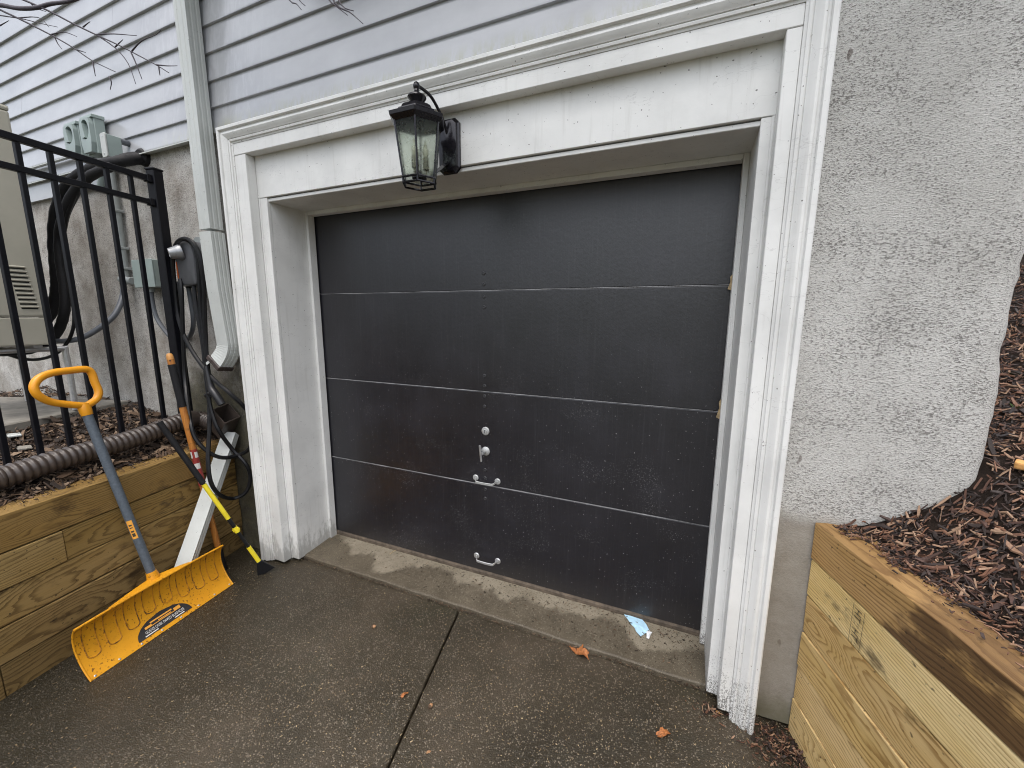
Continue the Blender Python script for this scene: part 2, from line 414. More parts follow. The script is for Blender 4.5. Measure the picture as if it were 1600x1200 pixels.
MAT['yellow_tube'] = plain('lemon_yellow', (0.80, 0.66, 0.03), 0.4, 0.0, 0.08, 30)
MAT['ink'] = plain('black_ink', (0.022, 0.021, 0.022), 0.5, 0.0, 0.05, 20)
MAT['ink_faded'] = plain('faded_ink', (0.055, 0.042, 0.025), 0.8, 0.0, 0.4, 60)
MAT['sticker_white'] = plain('sticker_white', (0.68, 0.67, 0.64), 0.5, 0.0, 0.05, 20)
MAT['sticker_orange'] = plain('sticker_orange', (0.78, 0.36, 0.05), 0.5, 0.0, 0.05, 20)
MAT['sticker_red'] = plain('sticker_red', (0.30, 0.035, 0.03), 0.5, 0.0, 0.2, 50)
MAT['blue_paper'] = plain('pale_blue_paper', (0.44, 0.68, 0.85), 0.8, 0.0, 0.1, 60)
MAT['white_paper'] = plain('white_paper', (0.80, 0.82, 0.84), 0.8, 0.0, 0.05, 60)
MAT['dry_leaf'] = plain('rust_leaf', (0.34, 0.125, 0.036), 0.65, 0.0, 0.45, 120, 0.4)
MAT['acorn'] = plain('acorn_shell', (0.36, 0.20, 0.10), 0.4, 0.0, 0.25, 80)
MAT['acorn_cap'] = plain('acorn_cap', (0.10, 0.06, 0.035), 0.85, 0.0, 0.3, 300, 0.8)
MAT['twig'] = plain('twig_bark', (0.060, 0.052, 0.062), 0.8, 0.0, 0.3, 60)
MAT['straw'] = plain('dry_straw', (0.36, 0.27, 0.15), 0.8, 0.0, 0.3, 60)
MAT['green_leaf'] = plain('green_leaf', (0.12, 0.22, 0.035), 0.5, 0.0, 0.25, 80)
MAT['new_wood'] = plain('split_wood', (0.56, 0.29, 0.09), 0.7, 0.0, 0.25, 50, 0.3)
MAT['chip'] = m_mulch('seed_and_chip_litter', (0.10, 0.075, 0.045), (0.20, 0.15, 0.09), (0.36, 0.27, 0.15), (0.56, 0.45, 0.28))

def m_handle_wood():
    g = G('varnished_ash', rough=0.4, spec=0.45)
    p = g.pos()
    n = g.noise(g.scale(p, 40, 40, 2), 3, 4, 0.6)
    c = g.ramp(n, [(0.3, (0.33, 0.115, 0.024)), (0.7, (0.56, 0.235, 0.05))])
    c = g.mix(g.math('MULTIPLY', g.ss(g.noise(p, 40, 4, 0.7), 0.56, 0.66), 0.6), c, (0.10, 0.035, 0.01))
    g.set(**{'Base Color': c})
    return g.m
MAT['ash'] = m_handle_wood()

def m_blade():
    g = G('yellow_poly', rough=0.42, spec=0.4)
    p = g.pos()
    n = g.noise(p, 6, 4, 0.6)
    c = g.ramp(n, [(0.3, (0.57, 0.245, 0.009)), (0.7, (0.66, 0.31, 0.014))])
    dirt = g.math('MULTIPLY', g.ss(g.noise(p, 90, 2, 0.6), 0.60, 0.66), g.ss(g.noise(p, 7, 3, 0.6), 0.36, 0.58))
    c = g.mix(g.math('MULTIPLY', dirt, 0.85), c, (0.10, 0.038, 0.008))
    c = g.mix(g.math('MULTIPLY', g.ss(g.noise(p, 30, 4, 0.7), 0.55, 0.75), 0.35), c, (0.25, 0.10, 0.012))
    g.set(**{'Base Color': c})
    return g.m
MAT['blade'] = m_blade()

def m_grime():
    g = G('grimy_yellow', rough=0.6)
    p = g.pos()
    g.set(**{'Base Color': g.ramp(g.noise(p, 28, 4, 0.7), [(0.44, (0.46, 0.195, 0.009)), (0.54, (0.24, 0.10, 0.008)), (0.64, (0.06, 0.024, 0.006))])})
    return g.m
MAT['grime'] = m_grime()

def m_glass():
    g = G('old_lantern_glass', (0.80, 0.84, 0.78), 0.12, 0.0, 0.5)
    p = g.pos()
    g.set(**{'Transmission Weight': 1.0, 'IOR': 1.15, 'Roughness': g.lerp(g.noise(p, 30, 4), 0.14, 0.42)})
    g.bump(g.noise(p, 22, 2), 0.12, 0.004)
    return g.m
MAT['glass'] = m_glass()
MAT['clear'] = plain('lamp_bulb_glass', (0.62, 0.60, 0.50), 0.15, 0.0, 0.05, 20)

# ------------------------------------------------------------------ geometry helper
ORG = {}
def W(o): return ORG.get(o.name, Vector((0, 0, 0)))

class MB:
    def __init__(s): s.v = []; s.f = []
    def add(s, vs_, fs): 
        b = len(s.v); s.v += [tuple(v) for v in vs_]; s.f += [tuple(i + b for i in f) for f in fs]; return s
    def box(s, x0, x1, y0, y1, z0, z1):
        return s.add([(x0, y0, z0), (x1, y0, z0), (x1, y1, z0), (x0, y1, z0), (x0, y0, z1), (x1, y0, z1), (x1, y1, z1), (x0, y1, z1)],
                     [(0, 3, 2, 1), (4, 5, 6, 7), (0, 1, 5, 4), (1, 2, 6, 5), (2, 3, 7, 6), (3, 0, 4, 7)])
    def hexa(s, p):
        """eight corners: bottom ring of four then top ring of four"""
        return s.add(p, [(0, 3, 2, 1), (4, 5, 6, 7), (0, 1, 5, 4), (1, 2, 6, 5), (2, 3, 7, 6), (3, 0, 4, 7)])
    def bar(s, a, b, u, v, w, h):
        """straight bar from a to b with cross-section axes u (width w) and v (height h)"""
        a, b, u, v = Vector(a), Vector(b), Vector(u).normalized() * w / 2, Vector(v).normalized() * h / 2
        return s.hexa([a - u - v, a + u - v, a + u + v, a - u + v, b - u - v, b + u - v, b + u + v, b - u + v])
    def loft(s, rings, close=True, cap=True):
        n = len(rings[0]); b = len(s.v)
        for r in rings: s.v += [tuple(p) for p in r]
        for i in range(len(rings) - 1):
            for j in range(n if close else n - 1):
                k = (j + 1) % n
                s.f.append((b + i * n + j, b + i * n + k, b + (i + 1) * n + k, b + (i + 1) * n + j))
        if cap and close:
            s.f.append(tuple(b + j for j in reversed(range(n))))
            s.f.append(tuple(b + (len(rings) - 1) * n + j for j in range(n)))
        return s
    def tube(s, pts, r, seg=8, smooth=4, rf=None, cap=True):
        pts = [Vector(p) for p in pts]
        if smooth and len(pts) > 2: pts = spline(pts, smooth)
        L = [0.0]
        for a, b in zip(pts, pts[1:]): L.append(L[-1] + (b - a).length)
        t = (pts[1] - pts[0]).normalized()
        n = t.orthogonal().normalized()
        rings = []
        for i, p in enumerate(pts):
            tn = (pts[min(i + 1, len(pts) - 1)] - pts[max(i - 1, 0)])
            if tn.length > 1e-9:
                tn.normalize(); q = t.rotation_difference(tn); n = (q @ n).normalized(); t = tn
            bn = t.cross(n)
            rr = rf(L[i], L[-1]) if rf else r
            rings.append([p + (n * math.cos(2 * math.pi * k / seg) + bn * math.sin(2 * math.pi * k / seg)) * rr for k in range(seg)])
        return s.loft(rings, True, cap)
    def lathe(s, c, axis, prof, seg=16):
        """prof: (radius, height along axis)"""
        c = Vector(c); a = Vector(axis).normalized(); u = a.orthogonal().normalized(); w = a.cross(u)
        rings = [[c + a * h + (u * math.cos(2 * math.pi * k / seg) + w * math.sin(2 * math.pi * k / seg)) * max(r, 1e-4) for k in range(seg)] for r, h in prof]
        return s.loft(rings)
    def prism(s, poly, axis, t0, t1):
        """2D polygon extruded along x, y or z; poly gives the other two coordinates in order"""
        def P(a, b, t): return {'x': (t, a, b), 'y': (a, t, b), 'z': (a, b, t)}[axis]
        return s.loft([[P(a, b, t0) for a, b in poly], [P(a, b, t1) for a, b in poly]])
    def build(s, name, m, parent=None, smooth=False, bevel=0.0, seg=1, kind=None, angle=0.6, jitter=0.0):
        bm = bmesh.new()
        bv = [bm.verts.new(v) for v in s.v]
        for f in s.f:
            try: bm.faces.new([bv[i] for i in f])
            except ValueError: pass
        bmesh.ops.recalc_face_normals(bm, faces=bm.faces)
        if bevel:
            ed = [e for e in bm.edges if len(e.link_faces) == 2 and e.calc_face_angle(0) > 0.5]
            bmesh.ops.bevel(bm, geom=ed, offset=bevel, segments=seg, affect='EDGES', profile=0.6, clamp_overlap=True)
        co = [v.co for v in bm.verts]
        lo = Vector([min(c[i] for c in co) for i in range(3)]); hi = Vector([max(c[i] for c in co) for i in range(3)])
        org = Vector(((lo.x + hi.x) / 2, (lo.y + hi.y) / 2, lo.z))
        for v in bm.verts: v.co -= org
        if smooth:
            for f in bm.faces: f.smooth = True
            for e in bm.edges:
                if len(e.link_faces) == 2 and e.calc_face_angle(0) > angle: e.smooth = False
        me = bpy.data.meshes.new(name)
        bm.to_mesh(me); bm.free()
        me.materials.append(m if not isinstance(m, str) else MAT[m])
        return link(name, me, org, parent, kind)

def link(name, me, org, parent=None, kind=None):
    o = bpy.data.objects.new(name, me)
    COL.objects.link(o)
    ORG[o.name] = Vector(org)
    if parent is not None:
        o.parent = parent
        o.location = Vector(org) - W(parent)
    else:
        o.location = org
    if kind: o['kind'] = kind
    return o

def spline(pts, k=4):
    out = []
    n = len(pts)
    for i in range(n - 1):
        p0 = pts[max(i - 1, 0)]; p1 = pts[i]; p2 = pts[i + 1]; p3 = pts[min(i + 2, n - 1)]
        for j in range(k):
            t = j / k
            out.append(0.5 * ((2 * p1) + (p2 - p0) * t + (2 * p0 - 5 * p1 + 4 * p2 - p3) * t * t + (3 * p1 - p0 - 3 * p2 + p3) * t ** 3))
    out.append(pts[-1])
    return out

def tag(o, label, cat, group=None):
    o['label'] = label; o['category'] = cat
    if group: o['group'] = group
    return o
def thing(name, label, cat, loc, group=None):
    o = bpy.data.objects.new(name, None)
    COL.objects.link(o)
    o.empty_display_size = 0.1
    o.location = loc
    ORG[o.name] = Vector(loc)
    return tag(o, label, cat, group)
def dup(o, delta, parent=None):
    """copy of a part, sharing its mesh, moved by delta in world space"""
    c = o.copy()
    COL.objects.link(c)
    ORG[c.name] = W(o) + Vector(delta)
    c.parent = parent if parent is not None else o.parent
    c.location = ORG[c.name] - (W(c.parent) if c.parent else Vector((0, 0, 0)))
    return c
def text_mesh(body, size):
    cu = bpy.data.curves.new('lettering', 'FONT')
    cu.body = body; cu.size = size; cu.align_x = 'LEFT'
    o = bpy.data.objects.new('lettering', cu)
    COL.objects.link(o)
    dg = bpy.context.evaluated_depsgraph_get()
    me = o.evaluated_get(dg).to_mesh()
    v = [tuple(p.co) for p in me.vertices]; f = [tuple(p.vertices) for p in me.polygons]
    o.evaluated_get(dg).to_mesh_clear()
    bpy.data.objects.remove(o)
    w = max(p[0] for p in v) if v else 0
    return v, f, w
def fbm(x, y, z=0.0, o=4):
    return noise.fractal(Vector((x, y, z)), 1.0, 2.0, o)

A_L, A_R = math.radians(11), math.radians(17)
nL, dL = Vector((math.cos(A_L), math.sin(A_L), 0)), Vector((math.sin(A_L), -math.cos(A_L), 0))
nR, dR = Vector((math.cos(A_R), math.sin(A_R), 0)), Vector((math.sin(A_R), -math.cos(A_R), 0))
P_L, P_R = Vector((-0.513, -0.25, 0)), Vector((2.735, -0.25, 0))
Y_ST = -0.25           # face of the stucco
Y_DR = 0.06            # face of the door

# ------------------------------------------------------------------ ground, driveway, threshold
g_ = MB()
g_.add([(-150, -150, -0.06), (150, -150, -0.06), (150, 150, -0.06), (-150, 150, -0.06)], [(0, 1, 2, 3)])
g_.build('ground', 'grass', kind='structure')

def drive_edge(y):   # left and right limits of the paving at depth y
    t = (Y_ST - y)
    return P_L.x + t * math.tan(A_L) - 0.10, P_R.x + t * math.tan(A_R) + 0.10
def joint_x(y): return 1.207 + (-0.202 - y) * 0.2185
drive = link('driveway', None, (1.2, -0.25, 0)); drive['kind'] = 'structure'
for side in (0, 1):
    mb = MB()
    ys = [-0.212] + [-0.6 - 0.8 * k for k in range(14)]
    rings = []
    for y in ys:
        l, r = drive_edge(y)
        a, b = (l, joint_x(y) - 0.005) if side == 0 else (joint_x(y) + 0.005, r)
        rings.append([(a, y, -0.10), (b, y, -0.10), (b, y, 0.0), (a, y, 0.0)])
    mb.loft(rings)
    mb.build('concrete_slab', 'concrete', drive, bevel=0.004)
l0, r0 = drive_edge(-0.212)
mb = MB()
mb.add([(l0, -0.212, -0.03), (r0, -0.212, -0.03), (drive_edge(-11)[1], -11, -0.03), (drive_edge(-11)[0], -11, -0.03)], [(0, 1, 2, 3)])
mb.build('joint_fill', 'soil', drive)
# raised strip under the door
mb = MB()
N = 60
rings = []
for i in range(N + 1):
    x = -0.10 + 2.60 * i / N
    e = 0.006 * fbm(x * 6, 1.7) + 0.003 * fbm(x * 25, 9)
    yf = -0.205 + e
    rings.append([(x, yf - 0.002, -0.05), (x, yf, 0.020), (x, yf + 0.006, 0.0265 + 0.003 * fbm(x * 9, 3)), (x, -0.08, 0.034), (x, 0.05, 0.047), (x, 0.14, 0.05), (x, 0.14, -0.05)])
mb.loft(rings)
mb.build('threshold', 'threshold', smooth=True, kind='structure')

# ------------------------------------------------------------------ house: stucco walls, siding
house = thing('house', 'grey house wall, stucco below and lavender grey clapboard siding above the garage door', 'house', (0, Y_ST, 0))
XC = 3.15
def stucco_piece(x0, x1, z0, z1, y1=0.25):
    return MB().box(x0, x1, Y_ST, y1, z0, z1)
mb = MB()
mb.box(-8.0, -0.055, Y_ST, 0.30, -0.05, 2.66)
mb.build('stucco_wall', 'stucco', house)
# the wall right of the door turns a rough, rounded corner
mb = MB()
rings = []
def corner_ring(z):
    j = 0.014 * fbm(0.3, 2.2, z * 5.0) + 0.006 * fbm(3.3, 1.2, z * 22) - 0.05 * max(0.0, min(1.0, (1.10 - z) / 0.16)) ** 2
    rad = 0.045
    pts = [(2.49, 0.30), (2.49, Y_ST)]
    pts += [(2.6 + 0.05 * k, Y_ST + (0.0015 * fbm(2.6 + 0.05 * k, z * 2.2))) for k in range(10)]
    for k in range(5):
        a = math.pi / 2 * k / 4
        pts.append((XC + j - rad + rad * math.sin(a), Y_ST + rad - rad * math.cos(a)))
    pts += [(XC + j, 0.6), (XC + j, 8.0), (XC - 0.3, 8.0), (XC - 0.3, 0.30)]
    w = 1.0 if z < 0.02 else 0.0
    return [(a, b, z + w * (0.012 * fbm(a * 9, b * 9) + 0.02 * max(0, a - 2.66))) for a, b in pts]
zs = [0.012 + 0.035 * k for k in range(125)]
mb.loft([corner_ring(z) for z in zs])
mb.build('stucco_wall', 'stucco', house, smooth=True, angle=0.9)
MB().box(-0.05, 2.485, -0.20, 0.30, 2.27, 2.66).build('lintel', 'stucco', house)
MB().box(-8.0, 2.485, -0.24, 0.30, 2.663, 4.40).build('sheathing', 'siding', house)
MB().box(-8.0, 3.16, -0.26, 8.0, 4.402, 5.8).build('upper_wall', 'siding', house)
mb = MB(); mb.prism([(-0.262, 3.92), (-1.02, 3.92), (-1.02, 4.08), (-0.262, 4.35)], 'x', -0.30, 3.55)
mb.build('added_eave', 'siding', house)  # unseen overhang, added to darken the siding above the door
MB().box(-0.5, 2.9, 0.14, 0.20, 0.0, 2.6).build('garage_backing', 'dark_gap', house)
def board(x0, x1, z, h=0.136, lip=0.007):
    prof = [(-0.248, z - 0.002), (-0.2765, z), (-0.2770, z + 0.006), (-0.262, z + h + lip), (-0.248, z + h + lip)]
    return MB().prism(prof, 'x', x0, x1)
# left of the downspout
zl = [2.643, 2.753, 2.879, 3.005, 3.138, 3.268, 3.40, 3.53, 3.66, 3.79]
for i in range(len(zl) - 1):
    h = zl[i + 1] - zl[i]
    cuts = {4: [-2.60], 2: [-1.80], 6: [-1.2]}.get(i, [])
    xs = [-8.0] + cuts + [-0.372]
    for a, b in zip(xs, xs[1:]):
        board(a + 0.001, b - 0.001, zl[i], h).build('siding_board', 'siding', house)
zr = [2.642, 2.775, 2.911, 3.052, 3.188, 3.325, 3.46, 3.60, 3.735]
for i in range(len(zr) - 1):
    board(-0.368, 2.60, zr[i], zr[i + 1] - zr[i]).build('siding_board', 'siding', house)
mb = MB()   # metal drip edge under the lowest board
mb.prism([(-0.252, 2.640), (-0.298, 2.628), (-0.298, 2.622), (-0.252, 2.632)], 'x', -8.0, -0.37)
mb.build('drip_edge', 'white_metal', house)
MB().box(-2.9, -1.55, -0.275, -0.245, 2.50, 2.634).build('siding_board', 'siding', house)
mb = MB()
mb.prism([(-0.276, 2.738), (-0.310, 2.728), (-0.310, 2.722), (-0.276, 2.729)], 'x', -2.95, -1.62)
mb.build('drip_edge', 'white_metal', house)

# ------------------------------------------------------------------ white surround of the garage door
sur = thing('door_surround', 'white painted wooden casing with moulded edge framing the garage door', 'door frame', (1.22, Y_ST, 0))
xL, xR, ZT = -0.216, 2.607, 2.625
mprof = [(0.0, -0.252), (0.0, -0.340), (0.004, -0.344), (0.017, -0.344), (0.020, -0.340), (0.0205, -0.333), (0.026, -0.331), (0.031, -0.335), (0.038, -0.336), (0.046, -0.332), (0.054, -0.325), (0.060, -0.322), (0.0605, -0.317), (0.066, -0.320), (0.073, -0.318), (0.0735, -0.312), (0.082, -0.309), (0.082, -0.252)]
def mould(side):
    a, b = [], []
    for d, y in mprof:
        if side == 'l': a.append((xL + d, y, 0.012)); b.append((xL + d, y, ZT - d))
        if side == 'r': a.append((xR - d, y, 0.000 + 0.10 * max(0, d - 0.02) * 0.4)); b.append((xR - d, y, ZT - d))
        if side == 't': a.append((xL + d + 0.0005, y, ZT - d)); b.append((xR - d - 0.0005, y, ZT - d))
    return MB().loft([a, b])
for s_ in 'ltr':
    mould(s_).build('casing_moulding', 'white', sur, smooth=True, angle=0.35)
XFL, XFR, ZF = -0.045, 2.482, 2.482
MB().box(xL + 0.0825, XFL, -0.306, -0.2515, 0.016, ZF - 0.002).build('casing_board', 'white', sur, bevel=0.002)
MB().box(XFR, xR - 0.0825, -0.306, -0.2515, 0.030, ZF - 0.002).build('casing_board', 'white', sur, bevel=0.002)
MB().box(xL + 0.0825, xR - 0.0825, -0.307, -0.2515, ZF, ZT - 0.0825).build('casing_board', 'white', sur, bevel=0.002)
# header and the two inner strips, set back behind the casing
MB().box(XFL - 0.03, XFR + 0.03, -0.2505, -0.228, 2.262, ZF + 0.03).build('header_board', 'white', sur, bevel=0.0015)
XJL, XJR = 0.018, 2.441
def strip(x0, x1, z0):
    m_ = MB(); m_.box(x0, x1, -0.247, -0.225, z0, 2.2615); return m_
strip(XFL - 0.03, XJL, 0.018).build('inner_strip', 'white', sur, bevel=0.004, seg=2)
strip(XJR, XFR + 0.03, 0.035).build('inner_strip', 'white', sur, bevel=0.004, seg=2)
m_ = MB(); m_.tube([(XFL + 0.004, -0.2475, 0.02), (XFL + 0.004, -0.2475, 2.26)], 0.006, 8, 0); m_.build('quarter_round', 'white', sur, smooth=True)
m_ = MB(); m_.tube([(XFR - 0.004, -0.2475, 0.04), (XFR - 0.004, -0.2475, 2.26)], 0.006, 8, 0); m_.build('quarter_round', 'white', sur, smooth=True)
MB().box(XJL - 0.02, XJL, -0.2245, 0.13, 0.02, 2.2575).build('jamb', 'white', sur)
MB().box(XJR, XJR + 0.02, -0.2245, 0.13, 0.03, 2.2575).build('jamb', 'white', sur)
MB().box(XJL - 0.02, XJR + 0.02, -0.238, 0.13, 2.240, 2.257).build('head_jamb', 'white', sur, bevel=0.002)
mb = MB(); mb.box(XJL + 0.0005, XJL + 0.022, 0.002, 0.052, 0.045, 2.2395); mb.build('door_stop', 'white', sur, bevel=0.003, seg=2)
mb = MB(); mb.box(XJR - 0.022, XJR - 0.0005, 0.002, 0.052, 0.055, 2.2395); mb.build('door_stop', 'white', sur, bevel=0.003, seg=2)
mb = MB(); mb.box(XJL + 0.0225, XJR - 0.0225, 0.002, 0.052, 2.216, 2.2392); mb.build('door_stop', 'white', sur, bevel=0.003, seg=2)
# torn bits of weather strip on the right-hand stop
for z, h_ in ((1.745, 0.05), (1.20, 0.07)):
    mb = MB()
    mb.prism([(XJR - 0.036, z - h_ / 2), (XJR - 0.022, z - h_ * 0.6), (XJR - 0.022, z + h_ * 0.7), (XJR - 0.030, z + h_ / 2), (XJR - 0.027, z + 0.005)], 'y', 0.030, 0.036)
    mb.build('weather_strip', 'straw', sur)

# ------------------------------------------------------------------ garage door
door = thing('garage_door', 'black painted sectional garage door with four flat panels in a white frame', 'garage door', (1.23, Y_DR, 0.06))
zd = [0.078, 0.632, 1.187, 1.741, 2.262]
for i in range(4):
    mb = MB()
    z0, z1 = zd[i] + (0.0018 if i else 0), zd[i + 1] - 0.0004
    lip = [(Y_DR + 0.040, z0), (Y_DR, z0), (Y_DR, z1 - 0.006), (Y_DR + 0.004, z1), (Y_DR + 0.040, z1)]
    mb.prism(lip, 'x', XJL - 0.0, XJR - 0.0)
    p_ = mb.build('door_panel', 'door', door, bevel=0.0012)
    if i < 3:   # pale strip painting the light caught on the lower panel's wet lip
        mb = MB(); mb.box(XJL + 0.024, XJR - 0.024, Y_DR - 0.0014, Y_DR + 0.006, z1 - 0.0028, z1 + 0.0004)
        mb.build('panel_edge', plain('lit_edge', (0.27, 0.27, 0.275), 0.5, 0.0, 0.6, 9), p_)
mb = MB()
mb.prism([(Y_DR - 0.004, 0.046), (Y_DR - 0.004, 0.066), (Y_DR + 0.002, 0.0775), (Y_DR + 0.04, 0.0775), (Y_DR + 0.04, 0.05)], 'x', XJL + 0.002, XJR - 0.002)
mb.build('bottom_seal', plain('weathered_seal', (0.105, 0.082, 0.060), 0.8, 0, 0.5, 24, 0.5), door)
b0 = MB(); b0.lathe((1.238, Y_DR - 0.0005, 1.829), (0, -1, 0), [(0.0001, -0.001), (0.0105, -0.001), (0.0105, 0.001), (0.0085, 0.0035), (0.006, 0.004), (0.005, 0.0022), (0.0001, 0.002)], 14)
bolt = b0.build('bolt', 'bolt', door, smooth=True)
for z in (1.772, 1.708, 1.651, 1.275, 1.217, 1.159, 1.100, 0.723, 0.673, 0.603, 0.547):
    dup(bolt, (0.002 * (R.random() - .5), 0, z - 1.829))
# lock cylinder rose
mb = MB(); mb.lathe((1.243, Y_DR, 0.957), (0, -1, 0), [(0.001, -0.001), (0.0245, -0.001), (0.0245, 0.004), (0.021, 0.008), (0.012, 0.0095), (0.011, 0.013), (0.001, 0.013)], 20)
lk = mb.build('lock', 'silver', door, smooth=True)
MB().box(1.2415, 1.2445, Y_DR - 0.0145, Y_DR - 0.012, 0.949, 0.966).build('keyhole', 'dark_gap', lk)
# T-handle
mb = MB(); mb.lathe((1.243, Y_DR, 0.838), (0, -1, 0), [(0.001, -0.001), (0.026, -0.001), (0.026, 0.004), (0.018, 0.010), (0.009, 0.012), (0.008, 0.040), (0.001, 0.040)], 18)
th = mb.build('turn_handle', 'silver', door, smooth=True)
mb = MB(); mb.hexa([(1.237, -0.000, 0.792), (1.249, -0.000, 0.792), (1.247, 0.010, 0.796), (1.239, 0.010, 0.796), (1.229, -0.002, 0.888), (1.241, -0.002, 0.888), (1.240, 0.010, 0.886), (1.230, 0.010, 0.886)])
mb.hexa([(1.237, 0.010, 0.828), (1.249, 0.010, 0.828), (1.249, 0.026, 0.828), (1.237, 0.026, 0.828), (1.237, 0.010, 0.848), (1.249, 0.010, 0.848), (1.249, 0.026, 0.848), (1.237, 0.026, 0.848)])
mb.build('grip', 'galv', th, bevel=0.003, seg=2)
# two lift handles
def lift(zc, mats):
    mb = MB()
    pts = [(1.180, Y_DR - 0.006, zc + 0.004), (1.188, Y_DR - 0.026, zc - 0.004), (1.206, Y_DR - 0.032, zc - 0.008), (1.286, Y_DR - 0.032, zc - 0.008), (1.304, Y_DR - 0.026, zc - 0.004), (1.312, Y_DR - 0.006, zc + 0.004)]
    rings = []
    P_ = spline([Vector(p) for p in pts], 3)
    for p in P_: rings.append([p + Vector((0, a, b)) for a, b in ((-.003, -.007), (.003, -.007), (.003, .007), (-.003, .007))])
    mb.loft(rings)
    h = mb.build('lift_handle', mats, door, bevel=0.0015)
    for x in (1.176, 1.318):
        m2 = MB(); m2.lathe((x, Y_DR, zc + 0.006), (0, -1, 0), [(0.001, -0.001), (0.0185, -0.001), (0.0185, 0.003), (0.015, 0.006), (0.005, 0.0065), (0.0045, 0.009), (0.001, 0.009)], 14)
        m2.build('mounting_plate', mats, h, smooth=True)
    return h
lift(0.660, 'silver'); lift(0.160, 'galv')

# ------------------------------------------------------------------ wall lantern
LC = Vector((1.196, -0.435, 0))
lan = thing('wall_lantern', 'black six sided carriage lantern with seeded glass mounted on the white header', 'wall light', (LC.x, -0.2505, 2.26))
mb = MB()
def octo(cx, cz, w, h, c): return [(cx - w, cz - h + c), (cx - w + c, cz - h), (cx + w - c, cz - h), (cx + w, cz - h + c), (cx + w, cz + h - c), (cx + w - c, cz + h), (cx - w + c, cz + h), (cx - w, cz + h - c)]
bx, bz = 1.236, 2.343
mb.loft([[(a, -0.2510, b) for a, b in octo(bx, bz, 0.053, 0.112, 0.02)], [(a, -0.262, b) for a, b in octo(bx, bz, 0.053, 0.112, 0.02)],
         [(a, -0.266, b) for a, b in octo(bx, bz, 0.046, 0.105, 0.018)], [(a, -0.276, b) for a, b in octo(bx, bz, 0.043, 0.102, 0.018)],
         [(a, -0.280, b) for a, b in octo(bx, bz, 0.034, 0.09, 0.016)]])
mb.build('back_plate', 'lantern_black', lan, smooth=True, angle=0.3)
mb = MB(); mb.tube([(bx, -0.275, 2.39), (bx - 0.004, -0.30, 2.435), (1.222, -0.325, 2.475), (1.212, -0.362, 2.507), (1.200, -0.408, 2.518), (LC.x, -0.435, 2.513)], 0.0065, 10, 5)
mb.build('scroll_arm', 'lantern_black', lan, smooth=True)
mb = MB(); mb.bar((bx, -0.278, 2.275), (LC.x + 0.01, -0.37, 2.19), (1, 0, 0), (0, 0.6, 0.6), 0.03, 0.006); mb.build('lower_bracket', 'lantern_black', lan)
def hexr(r, z, a0=0.0, n=6): return [(LC.x + r * math.cos(a0 + 2 * math.pi * k / n), LC.y + r * math.sin(a0 + 2 * math.pi * k / n), z) for k in range(n)]
mb = MB()
mb.loft([hexr(0.098, 2.362), hexr(0.118, 2.378), hexr(0.121, 2.392), hexr(0.112, 2.396), hexr(0.083, 2.408), hexr(0.080, 2.416), hexr(0.070, 2.420), hexr(0.062, 2.434), hexr(0.050, 2.442), hexr(0.032, 2.446)])
mb.build('roof', 'lantern_black', lan, bevel=0.001)
mb = MB(); mb.lathe((LC.x, LC.y, 2.44), (0, 0, 1), [(0.030, 0.0), (0.024, 0.012), (0.033, 0.024), (0.038, 0.030), (0.036, 0.036), (0.018, 0.044), (0.011, 0.052), (0.009, 0.062), (0.013, 0.068), (0.014, 0.076), (0.010, 0.085), (0.004, 0.090), (0.001, 0.091)], 18)
mb.build('finial', 'lantern_black', lan, smooth=True)
rt, rb, zt_, zb_ = 0.098, 0.071, 2.366, 2.160
top, bot = hexr(rt, zt_), hexr(rb, zb_)
fr = MB()
for k in range(6):
    fr.tube([top[k], bot[k]], 0.0042, 6, 0)
fr.build('frame_bars', 'lantern_black', lan, smooth=True)
fr = MB()
for rr_, z in ((0.074, 2.160), (0.071, 2.140)):
    h = hexr(rr_, z)
    for k in range(6):
        fr.tube([h[k], h[(k + 1) % 6]], 0.0045, 6, 0)
h1, h2 = hexr(0.073, 2.160), hexr(0.071, 2.138)
for k in range(6): fr.tube([h1[k], h2[k]], 0.0035, 6, 0)
fr.build('bottom_ring', 'lantern_black', lan, smooth=True)
for k in range(6):
    a, b, c, d = [Vector(v) for v in (top[k], top[(k + 1) % 6], bot[(k + 1) % 6], bot[k])]
    ins = 0.03
    ctr = (a + b + c + d) / 4
    q = [v + (ctr - v) * ins for v in (a, b, c, d)]
    nn = (q[1] - q[0]).cross(q[3] - q[0]).normalized() * 0.0012
    g2 = MB(); g2.hexa([v - nn for v in q] + [v + nn for v in q])
    g2.build('glass_pane', 'glass', lan)
mb = MB(); mb.lathe((LC.x, LC.y, 2.166), (0, 0, 1), [(0.001, 0), (0.03, 0.0), (0.03, 0.006), (0.012, 0.010), (0.006, 0.03), (0.001, 0.03)], 14); mb.build('lamp_base', 'lantern_black', lan, smooth=True)
for k in range(3):
    a = 2 * math.pi * k / 3 + 0.5
    cx, cy = LC.x + 0.028 * math.cos(a), LC.y + 0.028 * math.sin(a)
    mb = MB(); mb.tube([(LC.x, LC.y, 2.175), (cx, cy, 2.185), (cx, cy, 2.20)], 0.003, 6, 3); mb.lathe((cx, cy, 2.20), (0, 0, 1), [(0.001, 0), (0.012, 0), (0.012, 0.045), (0.008, 0.046), (0.001, 0.046)], 10)
    cs = mb.build('candle_sleeve', 'lantern_inner', lan, smooth=True)
    mb = MB(); mb.lathe((cx, cy, 2.246), (0, 0, 1), [(0.001, 0), (0.007, 0.0), (0.013, 0.018), (0.011, 0.034), (0.004, 0.058), (0.001, 0.066)], 10)
    mb.build('bulb', 'clear', cs, smooth=True)

